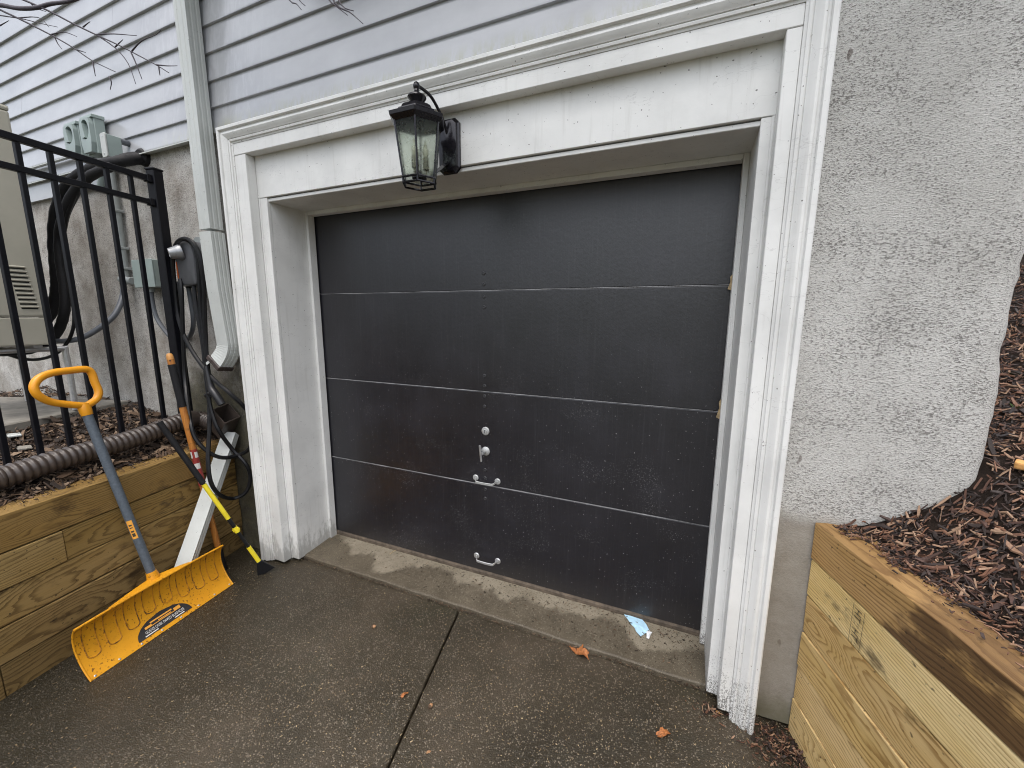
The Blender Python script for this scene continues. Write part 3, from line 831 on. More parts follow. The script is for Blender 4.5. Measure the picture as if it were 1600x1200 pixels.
# ------------------------------------------------------------------ downspout
dsp = thing('downspout', 'white fluted metal downspout with an elbow running down the corner of the siding', 'downspout', (-0.38, Y_ST, 1.28))
def flute_ring(w, d, nf=3):
    """rectangular fluted section centred on the origin, width along x, depth along y"""
    pts = []
    def side(p, q, n_):
        L = (Vector(q) - Vector(p)).length
        t = (Vector(q) - Vector(p)).normalized(); nn = Vector((t.y, -t.x, 0))
        out = [(0.0, 0)]
        for k in range(n_):
            u = (k + 0.75) / (n_ + 0.5) * L
            hw = L / (n_ + 0.5) * 0.22
            out += [(u - hw, 0), (u - hw * 0.5, -0.0022), (u + hw * 0.5, -0.0022), (u + hw, 0)]
        for u, o_ in out: pts.append(Vector(p) + t * u + nn * o_)
    nf_ = nf if isinstance(nf, tuple) else (nf,) * 4
    c = [(-w / 2, -d / 2, 0), (w / 2, -d / 2, 0), (w / 2, d / 2, 0), (-w / 2, d / 2, 0)]
    side(c[0], c[1], nf_[0]); side(c[1], c[2], nf_[1]); side(c[2], c[3], nf_[2]); side(c[3], c[0], nf_[3])
    return pts
def sec(ring, c, rx=0.0, rz=0.0, s=1.0):
    M = Matrix.Rotation(rz, 3, 'Z') @ Matrix.Rotation(rx, 3, 'X')
    return [Vector(c) + M @ (p * s) for p in ring]
FR = flute_ring(0.100, 0.075, (2, 2, 2, 2))
FR2 = flute_ring(0.106, 0.080, (0, 3, 0, 3))
MB().loft([sec(FR, (-0.372, -0.327, 2.10)), sec(FR, (-0.372, -0.327, 4.3))]).build('spout_pipe', 'white_metal', dsp)
MB().loft([sec(FR2, (-0.372, -0.327, 2.085)), sec(FR2, (-0.362, -0.326, 1.75)), sec(FR2, (-0.342, -0.318, 1.43))]).build('spout_pipe', 'white_metal', dsp)
mb = MB(); rr_ = []
for k in range(19):
    t = k / 18.0
    s_ = 1.0 + (0.025 if k % 2 else 0.0)
    rr_.append([Vector((-0.342 - 0.055 * t * t, -0.318 - 0.030 * t * t, 1.434 - 0.125 * t)) + Matrix.Rotation(0.62 * t, 3, 'Y') @ Matrix.Rotation(-0.25 * t, 3, 'X') @ (p * s_ * 0.985) for p in FR2])
mb.loft(rr_)
mb.build('elbow', 'white_metal', dsp)
mb = MB()
M_ = Matrix.Rotation(0.66, 3, 'Y') @ Matrix.Rotation(-0.2, 3, 'X')
rc = flute_ring(0.125, 0.10, 1)
cc = Vector((-0.398, -0.348, 1.308))
mb.loft([[cc + M_ @ (p + Vector((0, 0, dz))) for p in rc] for dz in (0.012, -0.016)])
mb.build('collar', 'brown_dark', dsp, bevel=0.003)
mb = MB(); mb.add([cc + M_ @ Vector(v) for v in ((-0.055, -0.03, -0.014), (-0.02, -0.045, -0.014), (-0.03, -0.045, -0.045), (-0.055, -0.035, -0.05))], [(0, 1, 2, 3)])
mb.add([cc + M_ @ Vector(v) for v in ((-0.055, -0.028, -0.014), (-0.02, -0.043, -0.014), (-0.03, -0.043, -0.045), (-0.055, -0.033, -0.05))], [(3, 2, 1, 0)])
mb.build('torn_tab', 'white_metal', dsp)
for z in (3.62,): MB().box(-0.43, -0.312, -0.3675, -0.252, z, z + 0.022).build('strap', 'white_metal', dsp)

# offcut leaning in the corner
ofc = thing('downspout_offcut', 'short white fluted downspout piece leaning on the dark timber behind the yellow shovel', 'downspout piece', (-0.3295, -0.6701, 0.2039))
a, b = Vector((-0.2868, -0.7324, 0.1830)), Vector((-0.4468, -0.3022, 0.8366))
t = (b - a).normalized(); u_ = Vector((0.80, 0.55, 0)); u_ = (u_ - t * u_.dot(t)).normalized(); v_ = t.cross(u_)
rg = flute_ring(0.078, 0.056, (0, 2, 0, 2))
a2 = a - t * 0.16
for_ = [[c + u_ * p.x + v_ * p.y for p in rg] for c in (a2, b)]
MB().loft(for_, True, True).build('fluted_pipe', 'white_metal', ofc)

# ------------------------------------------------------------------ retaining walls
def timber_wall(name, label, P, d, nrm, sgn, courses, L, joints, mats, colors):
    """courses: z limits from the bottom up. Each timber is its own part"""
    w = thing(name, label, 'retaining wall', (P.x, P.y, 0))
    ang = math.atan2(d.y, d.x)
    for i in range(len(courses) - 1):
        z0, z1 = courses[i] + 0.0028, courses[i + 1] - 0.0028
        cuts = [0.006] + joints.get(i, []) + [L]
        for k in range(len(cuts) - 1):
            s0, s1 = cuts[k] + 0.0015, cuts[k + 1] - 0.0015
            h = z1 - z0; ln = s1 - s0
            D = 0.14
            jit = (R.random() - 0.5) * 0.006
            bm = bmesh.new()
            bmesh.ops.create_cube(bm, size=1.0)
            for v in bm.verts: v.co = Vector((v.co.x * ln, v.co.y * D, v.co.z * h))
            bmesh.ops.bevel(bm, geom=list(bm.edges), offset=0.0032, segments=2, affect='EDGES', profile=0.5)
            ex = [e for e in bm.edges if abs(e.verts[0].co.x - e.verts[1].co.x) > ln * 0.5]
            bmesh.ops.subdivide_edges(bm, edges=ex, cuts=24, use_grid_fill=True)
            sd = R.random() * 50
            for v in bm.verts:
                v.co.y += 0.0022 * fbm(v.co.x * 2.0, sd, v.co.z * 6); v.co.z += 0.0018 * fbm(v.co.x * 2.2, sd + 9, 0)
            for f in bm.faces: f.smooth = False
            me = bpy.data.meshes.new('timber'); bm.to_mesh(me); bm.free()
            mt = mats.get(i, mats[-1]); me.materials.append(MAT[mt])
            o = bpy.data.objects.new('timber', me); COL.objects.link(o)
            ctr = P + d * ((s0 + s1) / 2) + nrm * (-sgn * (D / 2) + jit) + Vector((0, 0, (z0 + z1) / 2))
            o.parent = w; o.location = ctr - W(w); o.rotation_euler = (0, 0, ang)
            ORG[o.name] = ctr
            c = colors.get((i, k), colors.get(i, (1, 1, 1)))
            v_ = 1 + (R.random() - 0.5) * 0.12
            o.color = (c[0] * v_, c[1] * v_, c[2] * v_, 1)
    return w
CL = [-0.04, 0.145, 0.303, 0.460, 0.617, 0.782]
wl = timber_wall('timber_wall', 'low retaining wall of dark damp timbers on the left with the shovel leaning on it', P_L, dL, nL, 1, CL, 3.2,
                 {3: [0.93], 1: [1.7], 0: [1.2]}, {-1: 'timber_wet_shaded', 4: 'timber_wet_shaded'}, {4: (0.95, 0.88, 0.74), 3: (0.95, 0.92, 0.80), 2: (1.05, 1.03, 0.98), 1: (0.82, 0.80, 0.78), 0: (0.62, 0.60, 0.58), (3, 1): (1.08, 1.08, 1.05)})  # lowest courses tinted darker to paint shade at the wall's foot
CR = [-0.05, 0.147, 0.293, 0.438, 0.590, 0.735, 0.880]
wr = timber_wall('timber_wall', 'pale yellow timber retaining wall on the right with a stained top timber holding back mulch', P_R, dR, nR, -1, CR, 3.2,
                 {}, {-1: 'timber', 5: 'timber_stained'}, {5: (1.0, 1.0, 1.0), 4: (1.10, 1.13, 1.10), 3: (0.86, 0.80, 0.70), 2: (1.0, 0.96, 0.88), 1: (1.02, 0.98, 0.92)})
# printed heat-treatment stamp on the second timber
def stamp():
    tim = [o for o in wr.children if abs((o.location + W(wr)).z - (0.590 + 0.735) / 2) < 0.02][0]
    mb = MB()
    ang = math.atan2(dR.y, dR.x)
    base = P_R + dR * 0.236 - nR * 0.0062
    def place(v): return base + dR * v[1] + Vector((0, 0, -v[0]))
    def put(body, size, x, y, sx=1.0):
        v, f, w_ = text_mesh(body, size)
        mb.add([place((p[0] * sx + x, p[1] + y)) + Vector((0, 0, 0.733)) for p in v], f)
    # reads downwards, tops of the letters towards the camera
    x = 0.010
    for body, size, y, adv, sx in (('HT', 0.040, 0.008, 0.044, 0.72), ('KD', 0.012, 0.024, 0.0, 0.9), ('19', 0.012, 0.009, 0.022, 0.9), ('HT', 0.040, 0.008, 0.044, 0.72), ('KD', 0.012, 0.024, 0.0, 0.9), ('19', 0.012, 0.009, 0.019, 0.9)):
        put(body, size, x, y, sx); x += adv
    for yy in (0.0, 0.046):
        q = [place((0.002, yy)), place((0.139, yy)), place((0.139, yy + 0.0016)), place((0.002, yy + 0.0016))]
        mb.add([v + Vector((0, 0, 0.735)) for v in q], [(0, 1, 2, 3)])
    st = mb.build('ink_stamp', 'ink_faded', tim)
    # the parent timber is rotated: keep the stamp where it was measured
    bpy.context.view_layer.update()
    st.matrix_parent_inverse = tim.matrix_world.inverted()
    st.location = ORG[st.name]
stamp()

# ------------------------------------------------------------------ planting beds
def left_h(x, y):
    off = (Vector((x, y, 0)) - P_L).dot(nL)      # negative behind the timber face
    z = 0.775 + 0.055 * min(1, max(0, (-off - 0.10) / 0.25))
    z += 0.20 * min(0.42, max(0, -x - 1.15))
    z += 0.10 * max(0, -x - 2.9)
    z += 0.018 * fbm(x * 2.5, y * 2.5, 3.3)
    s = (Vector((x, y, 0)) - P_L).dot(dL)
    if s > 2.9: z = max(-0.07, z - 0.55 * (s - 2.9))
    if off > -0.085: z = 0.60
    return z
def right_h(x, y):
    off = (Vector((x, y, 0)) - P_R).dot(nR)
    z = 0.868 + 0.40 * max(0, off - 0.10) + 0.30 * max(0, y + 0.30)
    z += 0.020 * fbm(x * 3, y * 3, 7.1)
    z += 0.13 * min(1, max(0, (x - 2.86) / 0.30)) ** 2 * math.exp(-((y + 0.22) / 0.22) ** 2) * (1 if x < 3.3 else math.exp(-((x - 3.3) / 0.3) ** 2))
    s = (Vector((x, y, 0)) - P_R).dot(dR)
    if s > 2.9: z = max(-0.07, z - 0.6 * (s - 2.9))
    if off < 0.075: z = 0.70
    return min(z, 3.2)
def bed(name, hf, P, d, n_, sgn, o1, s0, s1, step):
    mb = MB()
    so = list(np.arange(0.03, 1.5, step)) + list(np.arange(1.5, o1, step * 3))
    ss_ = list(np.arange(s0, s1, step * 1.5))
    for s in ss_:
        for o in so:
            p = P + d * s + n_ * (o * sgn)
            mb.v.append((p.x, p.y, hf(p.x, p.y)))
    k = len(so)
    for i in range(len(ss_) - 1):
        for j in range(k - 1):
            q = (i * k + j, i * k + j + 1, (i + 1) * k + j + 1, (i + 1) * k + j)
            mb.f.append(q)
    return mb.build(name, 'soil', smooth=True, kind='structure', angle=3)
bed('planting_bed', left_h, P_L, dL, nL, -1, 6.5, -0.15, 5.0, 0.05)
bed('planting_bed', right_h, P_R, dR, nR, 1, 6.5, -7.0, 5.0, 0.05)

def chips(name, mat_, pts, sizes, zfun, kind='stuff', tilt=0.5, lift=0.004):
    """a scatter of small bent slivers as one mesh"""
    n = len(pts)
    L, Wd, T = sizes
    yaw = RNG.uniform(0, 2 * np.pi, n); pit = RNG.normal(0, tilt, n); rol = RNG.normal(0, tilt, n)
    cy, sy, cp, sp, cr, sr = np.cos(yaw), np.sin(yaw), np.cos(pit), np.sin(pit), np.cos(rol), np.sin(rol)
    ux = np.stack([cy * cp, sy * cp, sp], 1)
    vx = np.stack([-sy * cr + cy * sp * sr * -1, cy * cr - sy * sp * sr, cp * sr], 1)
    wx = np.cross(ux, vx)
    bend = RNG.normal(0, 0.25, n)[:, None]
    h0 = np.array([zfun(p[0], p[1]) for p in pts])
    gx = np.clip((np.array([zfun(p[0] + 0.02, p[1]) for p in pts]) - h0) / 0.02, -1.2, 1.2)
    gy = np.clip((np.array([zfun(p[0], p[1] + 0.02) for p in pts]) - h0) / 0.02, -1.2, 1.2)
    ux[:, 2] += gx * ux[:, 0] + gy * ux[:, 1]
    vx[:, 2] += gx * vx[:, 0] + gy * vx[:, 1]
    c = np.array([(p[0], p[1], zfun(p[0], p[1]) + lift) for p in pts]) + np.array([0, 0, 1.0]) * (np.abs(RNG.normal(0, 0.006, n)))[:, None]
    l, w, t = L[:, None] / 2, Wd[:, None] / 2, T[:, None] / 2
    tp = RNG.uniform(0.35, 1.0, n)[:, None]
    V = np.empty((n, 12, 3))
    k = 0
    for e, f in ((-1, tp), (0, 1.0), (1, RNG.uniform(0.15, 0.9, n)[:, None])):
        for a, b in ((-1, -1), (1, -1), (1, 1), (-1, 1)):
            V[:, k] = c + ux * l * e + vx * w * a * f + wx * t * b + wx * bend * l * (e * e)
            k += 1
    F = []
    base = [(3, 2, 1, 0), (8, 9, 10, 11)]
    for r in (0, 4):
        for j in range(4): base.append((r + j, r + (j + 1) % 4, r + 4 + (j + 1) % 4, r + 4 + j))
    base = np.array(base)
    F = (base[None] + (np.arange(n) * 12)[:, None, None]).reshape(-1, 4)
    me = bpy.data.meshes.new(name)
    me.from_pydata(V.reshape(-1, 3).tolist(), [], F.tolist())
    me.materials.append(MAT[mat_])
    o = bpy.data.objects.new(name, me); COL.objects.link(o)
    o['kind'] = kind
    return o
def scatter_band(P, d, n_, sgn, o0, o1, s0, s1, n, power=1.0, hole=None):
    out = []
    while len(out) < n:
        o = o0 + (o1 - o0) * R.random() ** power; s = s0 + (s1 - s0) * R.random()
        p = P + d * s + n_ * (o * sgn)
        if hole and hole(p, o, s): continue
        out.append((p.x, p.y))
    return out
def sizes(n, lo, hi, wlo, whi, tlo=0.0015, thi=0.005):
    L = lo * (hi / lo) ** RNG.uniform(0, 1, n) 
    return L, RNG.uniform(wlo, whi, n) * (L / hi) ** 0.5, RNG.uniform(tlo, thi, n)
def in_house(p, o, s): return p.y > Y_ST - 0.005 and p.x < XC + 0.02
def right_hole(p, o, s):
    if in_house(p, o, s): return True
    # the mulch leaves the outer strip of the timber top bare, with a ragged edge
    lim = 0.055 + 0.055 * min(1, max(0, s - 0.05) / 0.5) + 0.035 * fbm(s * 9, 2.0) + 0.02 * fbm(s * 30, 5)
    return o < lim
n1 = 26000
chips('bark_mulch', 'mulch', scatter_band(P_R, dR, nR, 1, 0.04, 1.5, -1.9, 1.3, n1, 1.2, right_hole), sizes(n1, 0.007, 0.046, 0.0016, 0.0075, 0.001, 0.004), lambda x, y: max(right_h(x, y), 0.872), tilt=0.35)
n2 = 10000
chips('bark_mulch', 'mulch', scatter_band(P_R, dR, nR, 1, 0.3, 4.5, -5.5, 2.8, n2, 1.0, in_house), sizes(n2, 0.018, 0.065, 0.006, 0.015), right_h, tilt=0.4)
n3 = 900   # larger flakes and long shreds on top
chips('bark_mulch', 'mulch', scatter_band(P_R, dR, nR, 1, 0.10, 1.0, -1.0, 1.0, n3, 1.0, right_hole), sizes(n3, 0.025, 0.062, 0.003, 0.014, 0.0015, 0.005), lambda x, y: max(right_h(x, y), 0.876) + 0.006, tilt=0.22)
def left_hole(p, o, s):
    return p.y > Y_ST - 0.005 or o < 0.105 + 0.03 * fbm(s * 8, 4.4) or (-2.6 < p.x < -1.35 and -1.4 < p.y < -0.3 and (p - Vector((-1.56, -0.63, 0))).dot(Vector((0.956, 0.292, 0))) < -0.02)
n4 = 19000
chips('leaf_litter', 'leaf_litter', scatter_band(P_L, dL, nL, -1, 0.07, 2.6, -0.75, 2.6, n4, 1.3, left_hole), sizes(n4, 0.010, 0.060, 0.004, 0.022, 0.001, 0.004), left_h, tilt=0.4)
chips('leaf_litter', 'leaf_litter', scatter_band(P_L, dL, nL, -1, 2.0, 6.0, -0.2, 2.6, 9000, 1.0, left_hole), sizes(9000, 0.02, 0.08, 0.008, 0.03, 0.001, 0.004), left_h, tilt=0.4)
n5 = 500
chips('leaf_litter', 'leaf_litter', scatter_band(P_L, dL, nL, -1, 0.08, 2.2, -0.6, 2.0, n5, 1.0, left_hole), sizes(n5, 0.04, 0.09, 0.02, 0.045, 0.001, 0.002), lambda x, y: left_h(x, y) + 0.01, tilt=0.35)
# fine crumbs fallen on the timber ledges
n6 = 260
def ledge_l(x, y): return 0.782
chips('leaf_litter', 'leaf_litter', scatter_band(P_L, dL, nL, -1, 0.004, 0.12, 0.02, 1.3, n6, 0.6), sizes(n6, 0.005, 0.022, 0.002, 0.006, 0.001, 0.003), ledge_l, tilt=0.15, lift=0.002)
n7 = 300
chips('bark_mulch', 'mulch', scatter_band(P_R, dR, nR, 1, 0.02, 0.13, 0.05, 1.2, n7, 0.6), sizes(n7, 0.004, 0.026, 0.002, 0.007, 0.001, 0.003), lambda x, y: 0.881, tilt=0.15, lift=0.001)
# seeds, needles and chips scattered over the wet paving
def on_drive(p): 
    l, r = drive_edge(p[1]); return l + 0.11 < p[0] < r - 0.11
pts = []
while len(pts) < 9000:
    x, y = R.uniform(-0.5, 3.2), -0.22 - 2.0 * R.random() ** 1.1
    dens = 0.35 + 0.65 * max(0.0, min(1.0, 0.5 + 1.4 * fbm(x * 1.3, y * 1.3, 2)))
    if x < 0.5: dens *= 0.6
    if R.random() < dens and on_drive((x, y)): pts.append((x, y))
nn = len(pts)
chips('seed_litter', 'chip', pts, sizes(nn, 0.0016, 0.0100, 0.0018, 0.0046, 0.0005, 0.0014), lambda x, y: 0.0, tilt=0.12, lift=0.0006)
pts = []
for (cx, cy, rx, ry, n_) in ((2.70, -0.36, 0.10, 0.09, 420), (2.80, -0.62, 0.06, 0.22, 420), (2.45, -0.30, 0.06, 0.04, 60)):
    for _ in range(n_):
        p = (R.gauss(cx, rx * 0.6), R.gauss(cy, ry * 0.6))
        if on_drive(p) and p[1] < -0.27: pts.append(p)
nn = len(pts)
chips('bark_mulch', 'mulch', pts, sizes(nn, 0.006, 0.032, 0.002, 0.008, 0.001, 0.003), lambda x, y: 0.004, tilt=0.25, lift=0.002)
pts = []
while len(pts) < 700:
    x, y = R.uniform(0.06, 2.42), R.uniform(-0.18, 0.05)
    if R.random() < (0.15 + 0.85 * max(0, (x - 0.6) / 1.8)) * (0.35 + 0.65 * (y > -0.03)): pts.append((x, y))
nn = len(pts)
chips('threshold_litter', 'leaf_litter', pts, sizes(nn, 0.003, 0.016, 0.0015, 0.005, 0.0006, 0.0016), lambda x, y: 0.034 + 0.10 * max(0, y + 0.08), tilt=0.12, lift=0.0008)

pts = [(R.uniform(-0.08, 2.46), -0.209 + R.gauss(0, 0.005)) for _ in range(900)]
chips('joint_debris', 'leaf_litter', pts, sizes(900, 0.003, 0.018, 0.0015, 0.005, 0.0006, 0.002), lambda x, y: 0.001, tilt=0.25, lift=0.001)

# ------------------------------------------------------------------ fence
fen = thing('metal_fence', 'black metal picket fence standing in the bed behind the left timber wall', 'fence', (-0.778, -0.365, 0.80))
P_F = Vector((-0.8, -0.25, 0))
def fpt(s, z): return P_F + dL * s + Vector((0, 0, z))
def post(s):
    mb = MB(); mb.bar(fpt(s, 0.74), fpt(s, 2.462), dL, nL, 0.060, 0.060); o = mb.build('post', 'fence', fen, bevel=0.004)
    mb = MB(); mb.bar(fpt(s, 2.4625), fpt(s, 2.474), dL, nL, 0.066, 0.066); mb.build('post_cap', 'fence', o, bevel=0.003)
    return o
post(0.128); post(2.46)
for z0, z1 in ((2.392, 2.424), (2.258, 2.287), (0.845, 0.873)):
    mb = MB(); mb.bar(fpt(0.159, (z0 + z1) / 2), fpt(2.429, (z0 + z1) / 2), nL, (0, 0, 1), 0.027, z1 - z0); mb.build('rail', 'fence', fen, bevel=0.002)
    if z0 > 2:
        mb = MB(); mb.bar(fpt(0.1595, (z0 + z1) / 2), fpt(0.185, (z0 + z1) / 2), nL, (0, 0, 1), 0.036, z1 - z0 + 0.012); mb.build('rail_bracket', 'fence', fen, bevel=0.002)
mb = MB(); mb.bar(fpt(0.268, 0.80), fpt(0.268, 2.391), dL, nL, 0.0205, 0.0205)
pk = mb.build('picket', 'fence', fen, bevel=0.0015)
for k in range(1, 18):
    dup(pk, dL * (0.1185 * k))

# ------------------------------------------------------------------ corrugated drain pipe and adaptor
pipe = thing('drain_pipe', 'brown corrugated drain pipe lying along the top of the dark timber wall', 'drain pipe', (-0.5845, -0.9305, 0.7483))
path = [Vector(p) for p in ((-0.4977, -1.3768, 0.8792), (-0.5194, -1.2654, 0.8789), (-0.5627, -1.0425, 0.8921), (-0.6174, -0.7612, 0.8979), (-0.6736, -0.4720, 0.9266), (-0.7260, -0.3250, 0.9080), (-0.5390, -0.3250, 0.8880))]
path = [path[0] + (path[0] - path[1]).normalized() * 1.2] + path
dense = spline(path, 50)
mb = MB()
pitch = 0.029
mb.tube(dense, 0.05, 18, 0, rf=lambda l, L_: 0.0475 + 0.0062 * (0.5 + 0.5 * math.cos(2 * math.pi * l / pitch)) ** 0.7)
def resamp(pts, step):
    out = [pts[0]]; acc = 0.0
    for a, b in zip(pts, pts[1:]):
        d = (b - a).length
        if d < 1e-9: continue
        t = step - acc
        while t <= d:
            out.append(a + (b - a) * (t / d)); t += step
        acc = (acc + d) % step
    return out
mb = MB()
mb.tube(resamp(dense, pitch / 8), 0.05, 18, 0, rf=lambda l, L_: 0.0465 + 0.0075 * (0.5 + 0.5 * math.cos(2 * math.pi * l / pitch)) ** 0.75)
mb.build('corrugated_tube', 'brown_pipe', pipe, smooth=True, angle=2.5)
mb = MB(); c0 = spline(path, 10); 
k_ = int(len(c0) * 0.72)
mb.tube([c0[k_], c0[k_ + 5]], 0.0575, 18, 0); mb.build('coupling', 'brown_pipe', pipe, smooth=True)
# square mouth that the downspout used to feed
mouth = [Vector(p) for p in ((-0.4860, -0.3750, 1.0080), (-0.4820, -0.2750, 1.0340), (-0.3820, -0.2700, 0.9480), (-0.3790, -0.3750, 0.9270))]
ctr = sum(mouth, Vector()) / 4
axis_in = (Vector((-0.5110, -0.3250, 0.8570)) - ctr)
low_ = [ctr + axis_in + (m - ctr) * 0.85 for m in mouth]
inn = [m + (ctr - m) * 0.10 for m in mouth]; innl = [l + (ctr + axis_in - l) * 0.12 for l in low_]
mb = MB(); mb.loft([low_, [c + (m - c) * 0.985 for c, m in zip([ctr] * 4, mouth)], mouth, inn, innl], True, False); mb.build('adaptor_mouth', 'brown_pipe', pipe)
MB().add([tuple(v) for v in innl], [(0, 1, 2, 3)]).add([tuple(v - Vector((0, 0, 0.004))) for v in innl], [(3, 2, 1, 0)]).build('adaptor_floor', 'dark_gap', pipe)

# ------------------------------------------------------------------ snow shovel
sh = thing('snow_shovel', 'yellow plastic snow pusher shovel with blue grey shaft leaning on the dark timbers', 'snow shovel', (-0.1260, -0.9540, 0.0000))
B0, B1 = Vector((-0.0520, -1.2500, 0.0020)), Vector((-0.1520, -0.5640, 0.0020))
bd = (B1 - B0).normalized()
bn = Vector((bd.y, -bd.x, 0)) * 1.0
if bn.x < 0: bn = -bn
prof = [(0.0, 0.0), (-0.028, 0.034), (-0.052, 0.075), (-0.068, 0.118), (-0.074, 0.160), (-0.070, 0.200), (-0.058, 0.228), (-0.046, 0.243)]
PV = spline([Vector((a, b, 0)) for a, b in prof], 4)
def blade(u, v, lift_=0.0):
    """u along the blade 0..1, v up the curve 0..1"""
    f = v * (len(PV) - 1); i = min(int(f), len(PV) - 2); t = f - i
    p = PV[i].lerp(PV[i + 1], t); tg = (PV[i + 1] - PV[i]).normalized(); nr = Vector((tg.y, -tg.x, 0))
    bow = 0.012 * (1 - (2 * u - 1) ** 2) * v
    q = B0.lerp(B1, u) + bn * (p.x + nr.x * lift_ - bow) + Vector((0, 0, p.y + nr.y * lift_))
    if v > 0.55 and (u < 0.02 or u > 0.98): pass
    return q
nu, nv = 40, 28
mb = MB()
for side in (0.0, -0.0045):
    for j in range(nv + 1):
        for i in range(nu + 1): mb.v.append(tuple(blade(i / nu, j / nv, side)))
st = (nu + 1) * (nv + 1)
idx = lambda i, j, s_: s_ * st + j * (nu + 1) + i
for j in range(nv):
    for i in range(nu):
        mb.f.append((idx(i, j, 0), idx(i + 1, j, 0), idx(i + 1, j + 1, 0), idx(i, j + 1, 0)))
        mb.f.append((idx(i, j, 1), idx(i, j + 1, 1), idx(i + 1, j + 1, 1), idx(i + 1, j, 1)))
for i in range(nu):
    mb.f.append((idx(i, 0, 0), idx(i, 0, 1), idx(i + 1, 0, 1), idx(i + 1, 0, 0))); mb.f.append((idx(i, nv, 0), idx(i + 1, nv, 0), idx(i + 1, nv, 1), idx(i, nv, 1)))
for j in range(nv):
    mb.f.append((idx(0, j, 0), idx(0, j + 1, 0), idx(0, j + 1, 1), idx(0, j, 1))); mb.f.append((idx(nu, j, 0), idx(nu, j, 1), idx(nu, j + 1, 1), idx(nu, j + 1, 0)))
bl = mb.build('blade', 'blade', sh, smooth=True, angle=0.9)
mb = MB(); mb.tube([blade(i / 20, 0.995, -0.002) for i in range(21)], 0.0055, 8, 0); mb.build('top_rim', 'blade', bl, smooth=True)
for u in (0.004, 0.996):
    mb = MB(); mb.tube([blade(u, j / 16, -0.002) for j in range(17)], 0.0042, 8, 0); mb.build('side_rim', 'blade', bl, smooth=True)
for k in range(8):
    uc = 0.075 + 0.1175 * k + 0.006
    w_ = 0.036; v0 = 0.26 + (0.10 if k in (3, 4) else 0.03 if k in (2, 5) else 0.0)
    pts = [(uc - w_, 0.93), (uc - w_, 0.6), (uc - w_, v0 + 0.08), (uc - w_ * 0.8, v0 + 0.02), (uc, v0), (uc + w_ * 0.8, v0 + 0.02), (uc + w_, v0 + 0.08), (uc + w_, 0.6), (uc + w_, 0.93)]
    P2 = spline([Vector((a, b, 0)) for a, b in pts], 6)
    mb = MB(); mb.tube([blade(p.x, min(0.99, p.y), 0.0002) for p in P2], 0.0024, 6, 0)
    mb.build('rib', 'grime', bl, smooth=True)
for k in range(8):
    u = 0.03 + 0.94 * k / 7
    mb = MB(); c_ = blade(u, 0.045, 0.0); n2 = (blade(u, 0.045, 0.01) - c_).normalized()
    mb.lathe(c_, n2, [(0.0005, -0.001), (0.005, -0.001), (0.0045, 0.002), (0.002, 0.003), (0.0005, 0.003)], 10); mb.build('rivet', 'galv', bl, smooth=True)
# label: dark half disc with print
mb = MB(); ring = []
U0, V0, AU, AV = 0.475, 0.075, 0.185, 0.235
for k in range(13):
    a = math.pi * k / 12
    ring.append((U0 + AU * math.cos(a), V0 + AV * math.sin(a)))
rows = 8
for r_ in range(rows + 1):
    f_ = r_ / rows
    for k in range(25):
        t = -1 + 2 * k / 24
        v = V0 + AV * f_
        hw = AU * math.sqrt(max(0, 1 - f_ * f_))
        mb.v.append(tuple(blade(U0 + hw * t, v, 0.0016)))
for r_ in range(rows):
    for k in range(24): mb.f.append((r_ * 25 + k, r_ * 25 + k + 1, (r_ + 1) * 25 + k + 1, (r_ + 1) * 25 + k))
lab = mb.build('label', 'ink', bl)
def label_text(body, size, u, v, mat_, lift_=0.0024, width=None):
    vv, ff, w_ = text_mesh(body, size)
    k = (width / w_) if width else 1.0
    L_ = (B1 - B0).length; H_ = 0.29
    m2 = MB(); m2.add([blade(u + p[0] * k / L_, v + p[1] / H_, lift_) for p in vv], ff)
    return m2.build('print', mat_, lab)
def label_bar(u0, u1, v0, v1, mat_, lift_=0.002):
    m2 = MB()
    for k in range(7):
        u = u0 + (u1 - u0) * k / 6
        m2.v += [tuple(blade(u, v0, lift_)), tuple(blade(u, v1, lift_))]
    for k in range(6): m2.f.append((2 * k, 2 * k + 2, 2 * k + 3, 2 * k + 1))
    return m2.build('print', mat_, lab)
label_text('GLIDES OVER PAVED SURFACES', 0.017, 0.345, 0.118, 'sticker_white', width=0.185)
label_bar(0.355, 0.60, 0.182, 0.192, 'sticker_orange'); label_bar(0.355, 0.40, 0.192, 0.215, 'sticker_orange'); label_bar(0.555, 0.60, 0.192, 0.232, 'sticker_orange')
label_bar(0.395, 0.545, 0.226, 0.246, 'sticker_orange'); label_bar(0.445, 0.535, 0.198, 0.210, 'sticker_orange')
label_bar(0.335, 0.42, 0.088, 0.101, 'sticker_white'); label_bar(0.535, 0.605, 0.088, 0.101, 'sticker_white')
# shaft, socket, grip
S0, S1 = Vector((-0.2327, -0.9060, 0.2551)), Vector((-0.4061, -0.9885, 1.1295))
sd_ = (S1 - S0).normalized()
mb = MB(); mb.tube([S0 - sd_ * 0.06, S1 + sd_ * 0.02], 0.0195, 16, 0)
shaft = mb.build('shaft', 'shaft_grey', sh, smooth=True)
mb = MB(); c_ = S0 + (S1 - S0) * 0.245
side_ = Vector((0.62, -0.45, 0.35)); side_ = (side_ - sd_ * side_.dot(sd_)).normalized(); oth = sd_.cross(side_)
def on_shaft(l, a, r=0.0203): return c_ + sd_ * l + (side_ * math.cos(a) + oth * math.sin(a)) * r
for l in (0.0, 0.10):
    for k in range(7): mb.v.append(tuple(on_shaft(l, -0.75 + 0.2 * k)))
for k in range(6): mb.f.append((k, k + 1, 7 + k + 1, 7 + k))
lb = mb.build('shaft_label', 'sticker_orange', shaft)
m2 = MB()
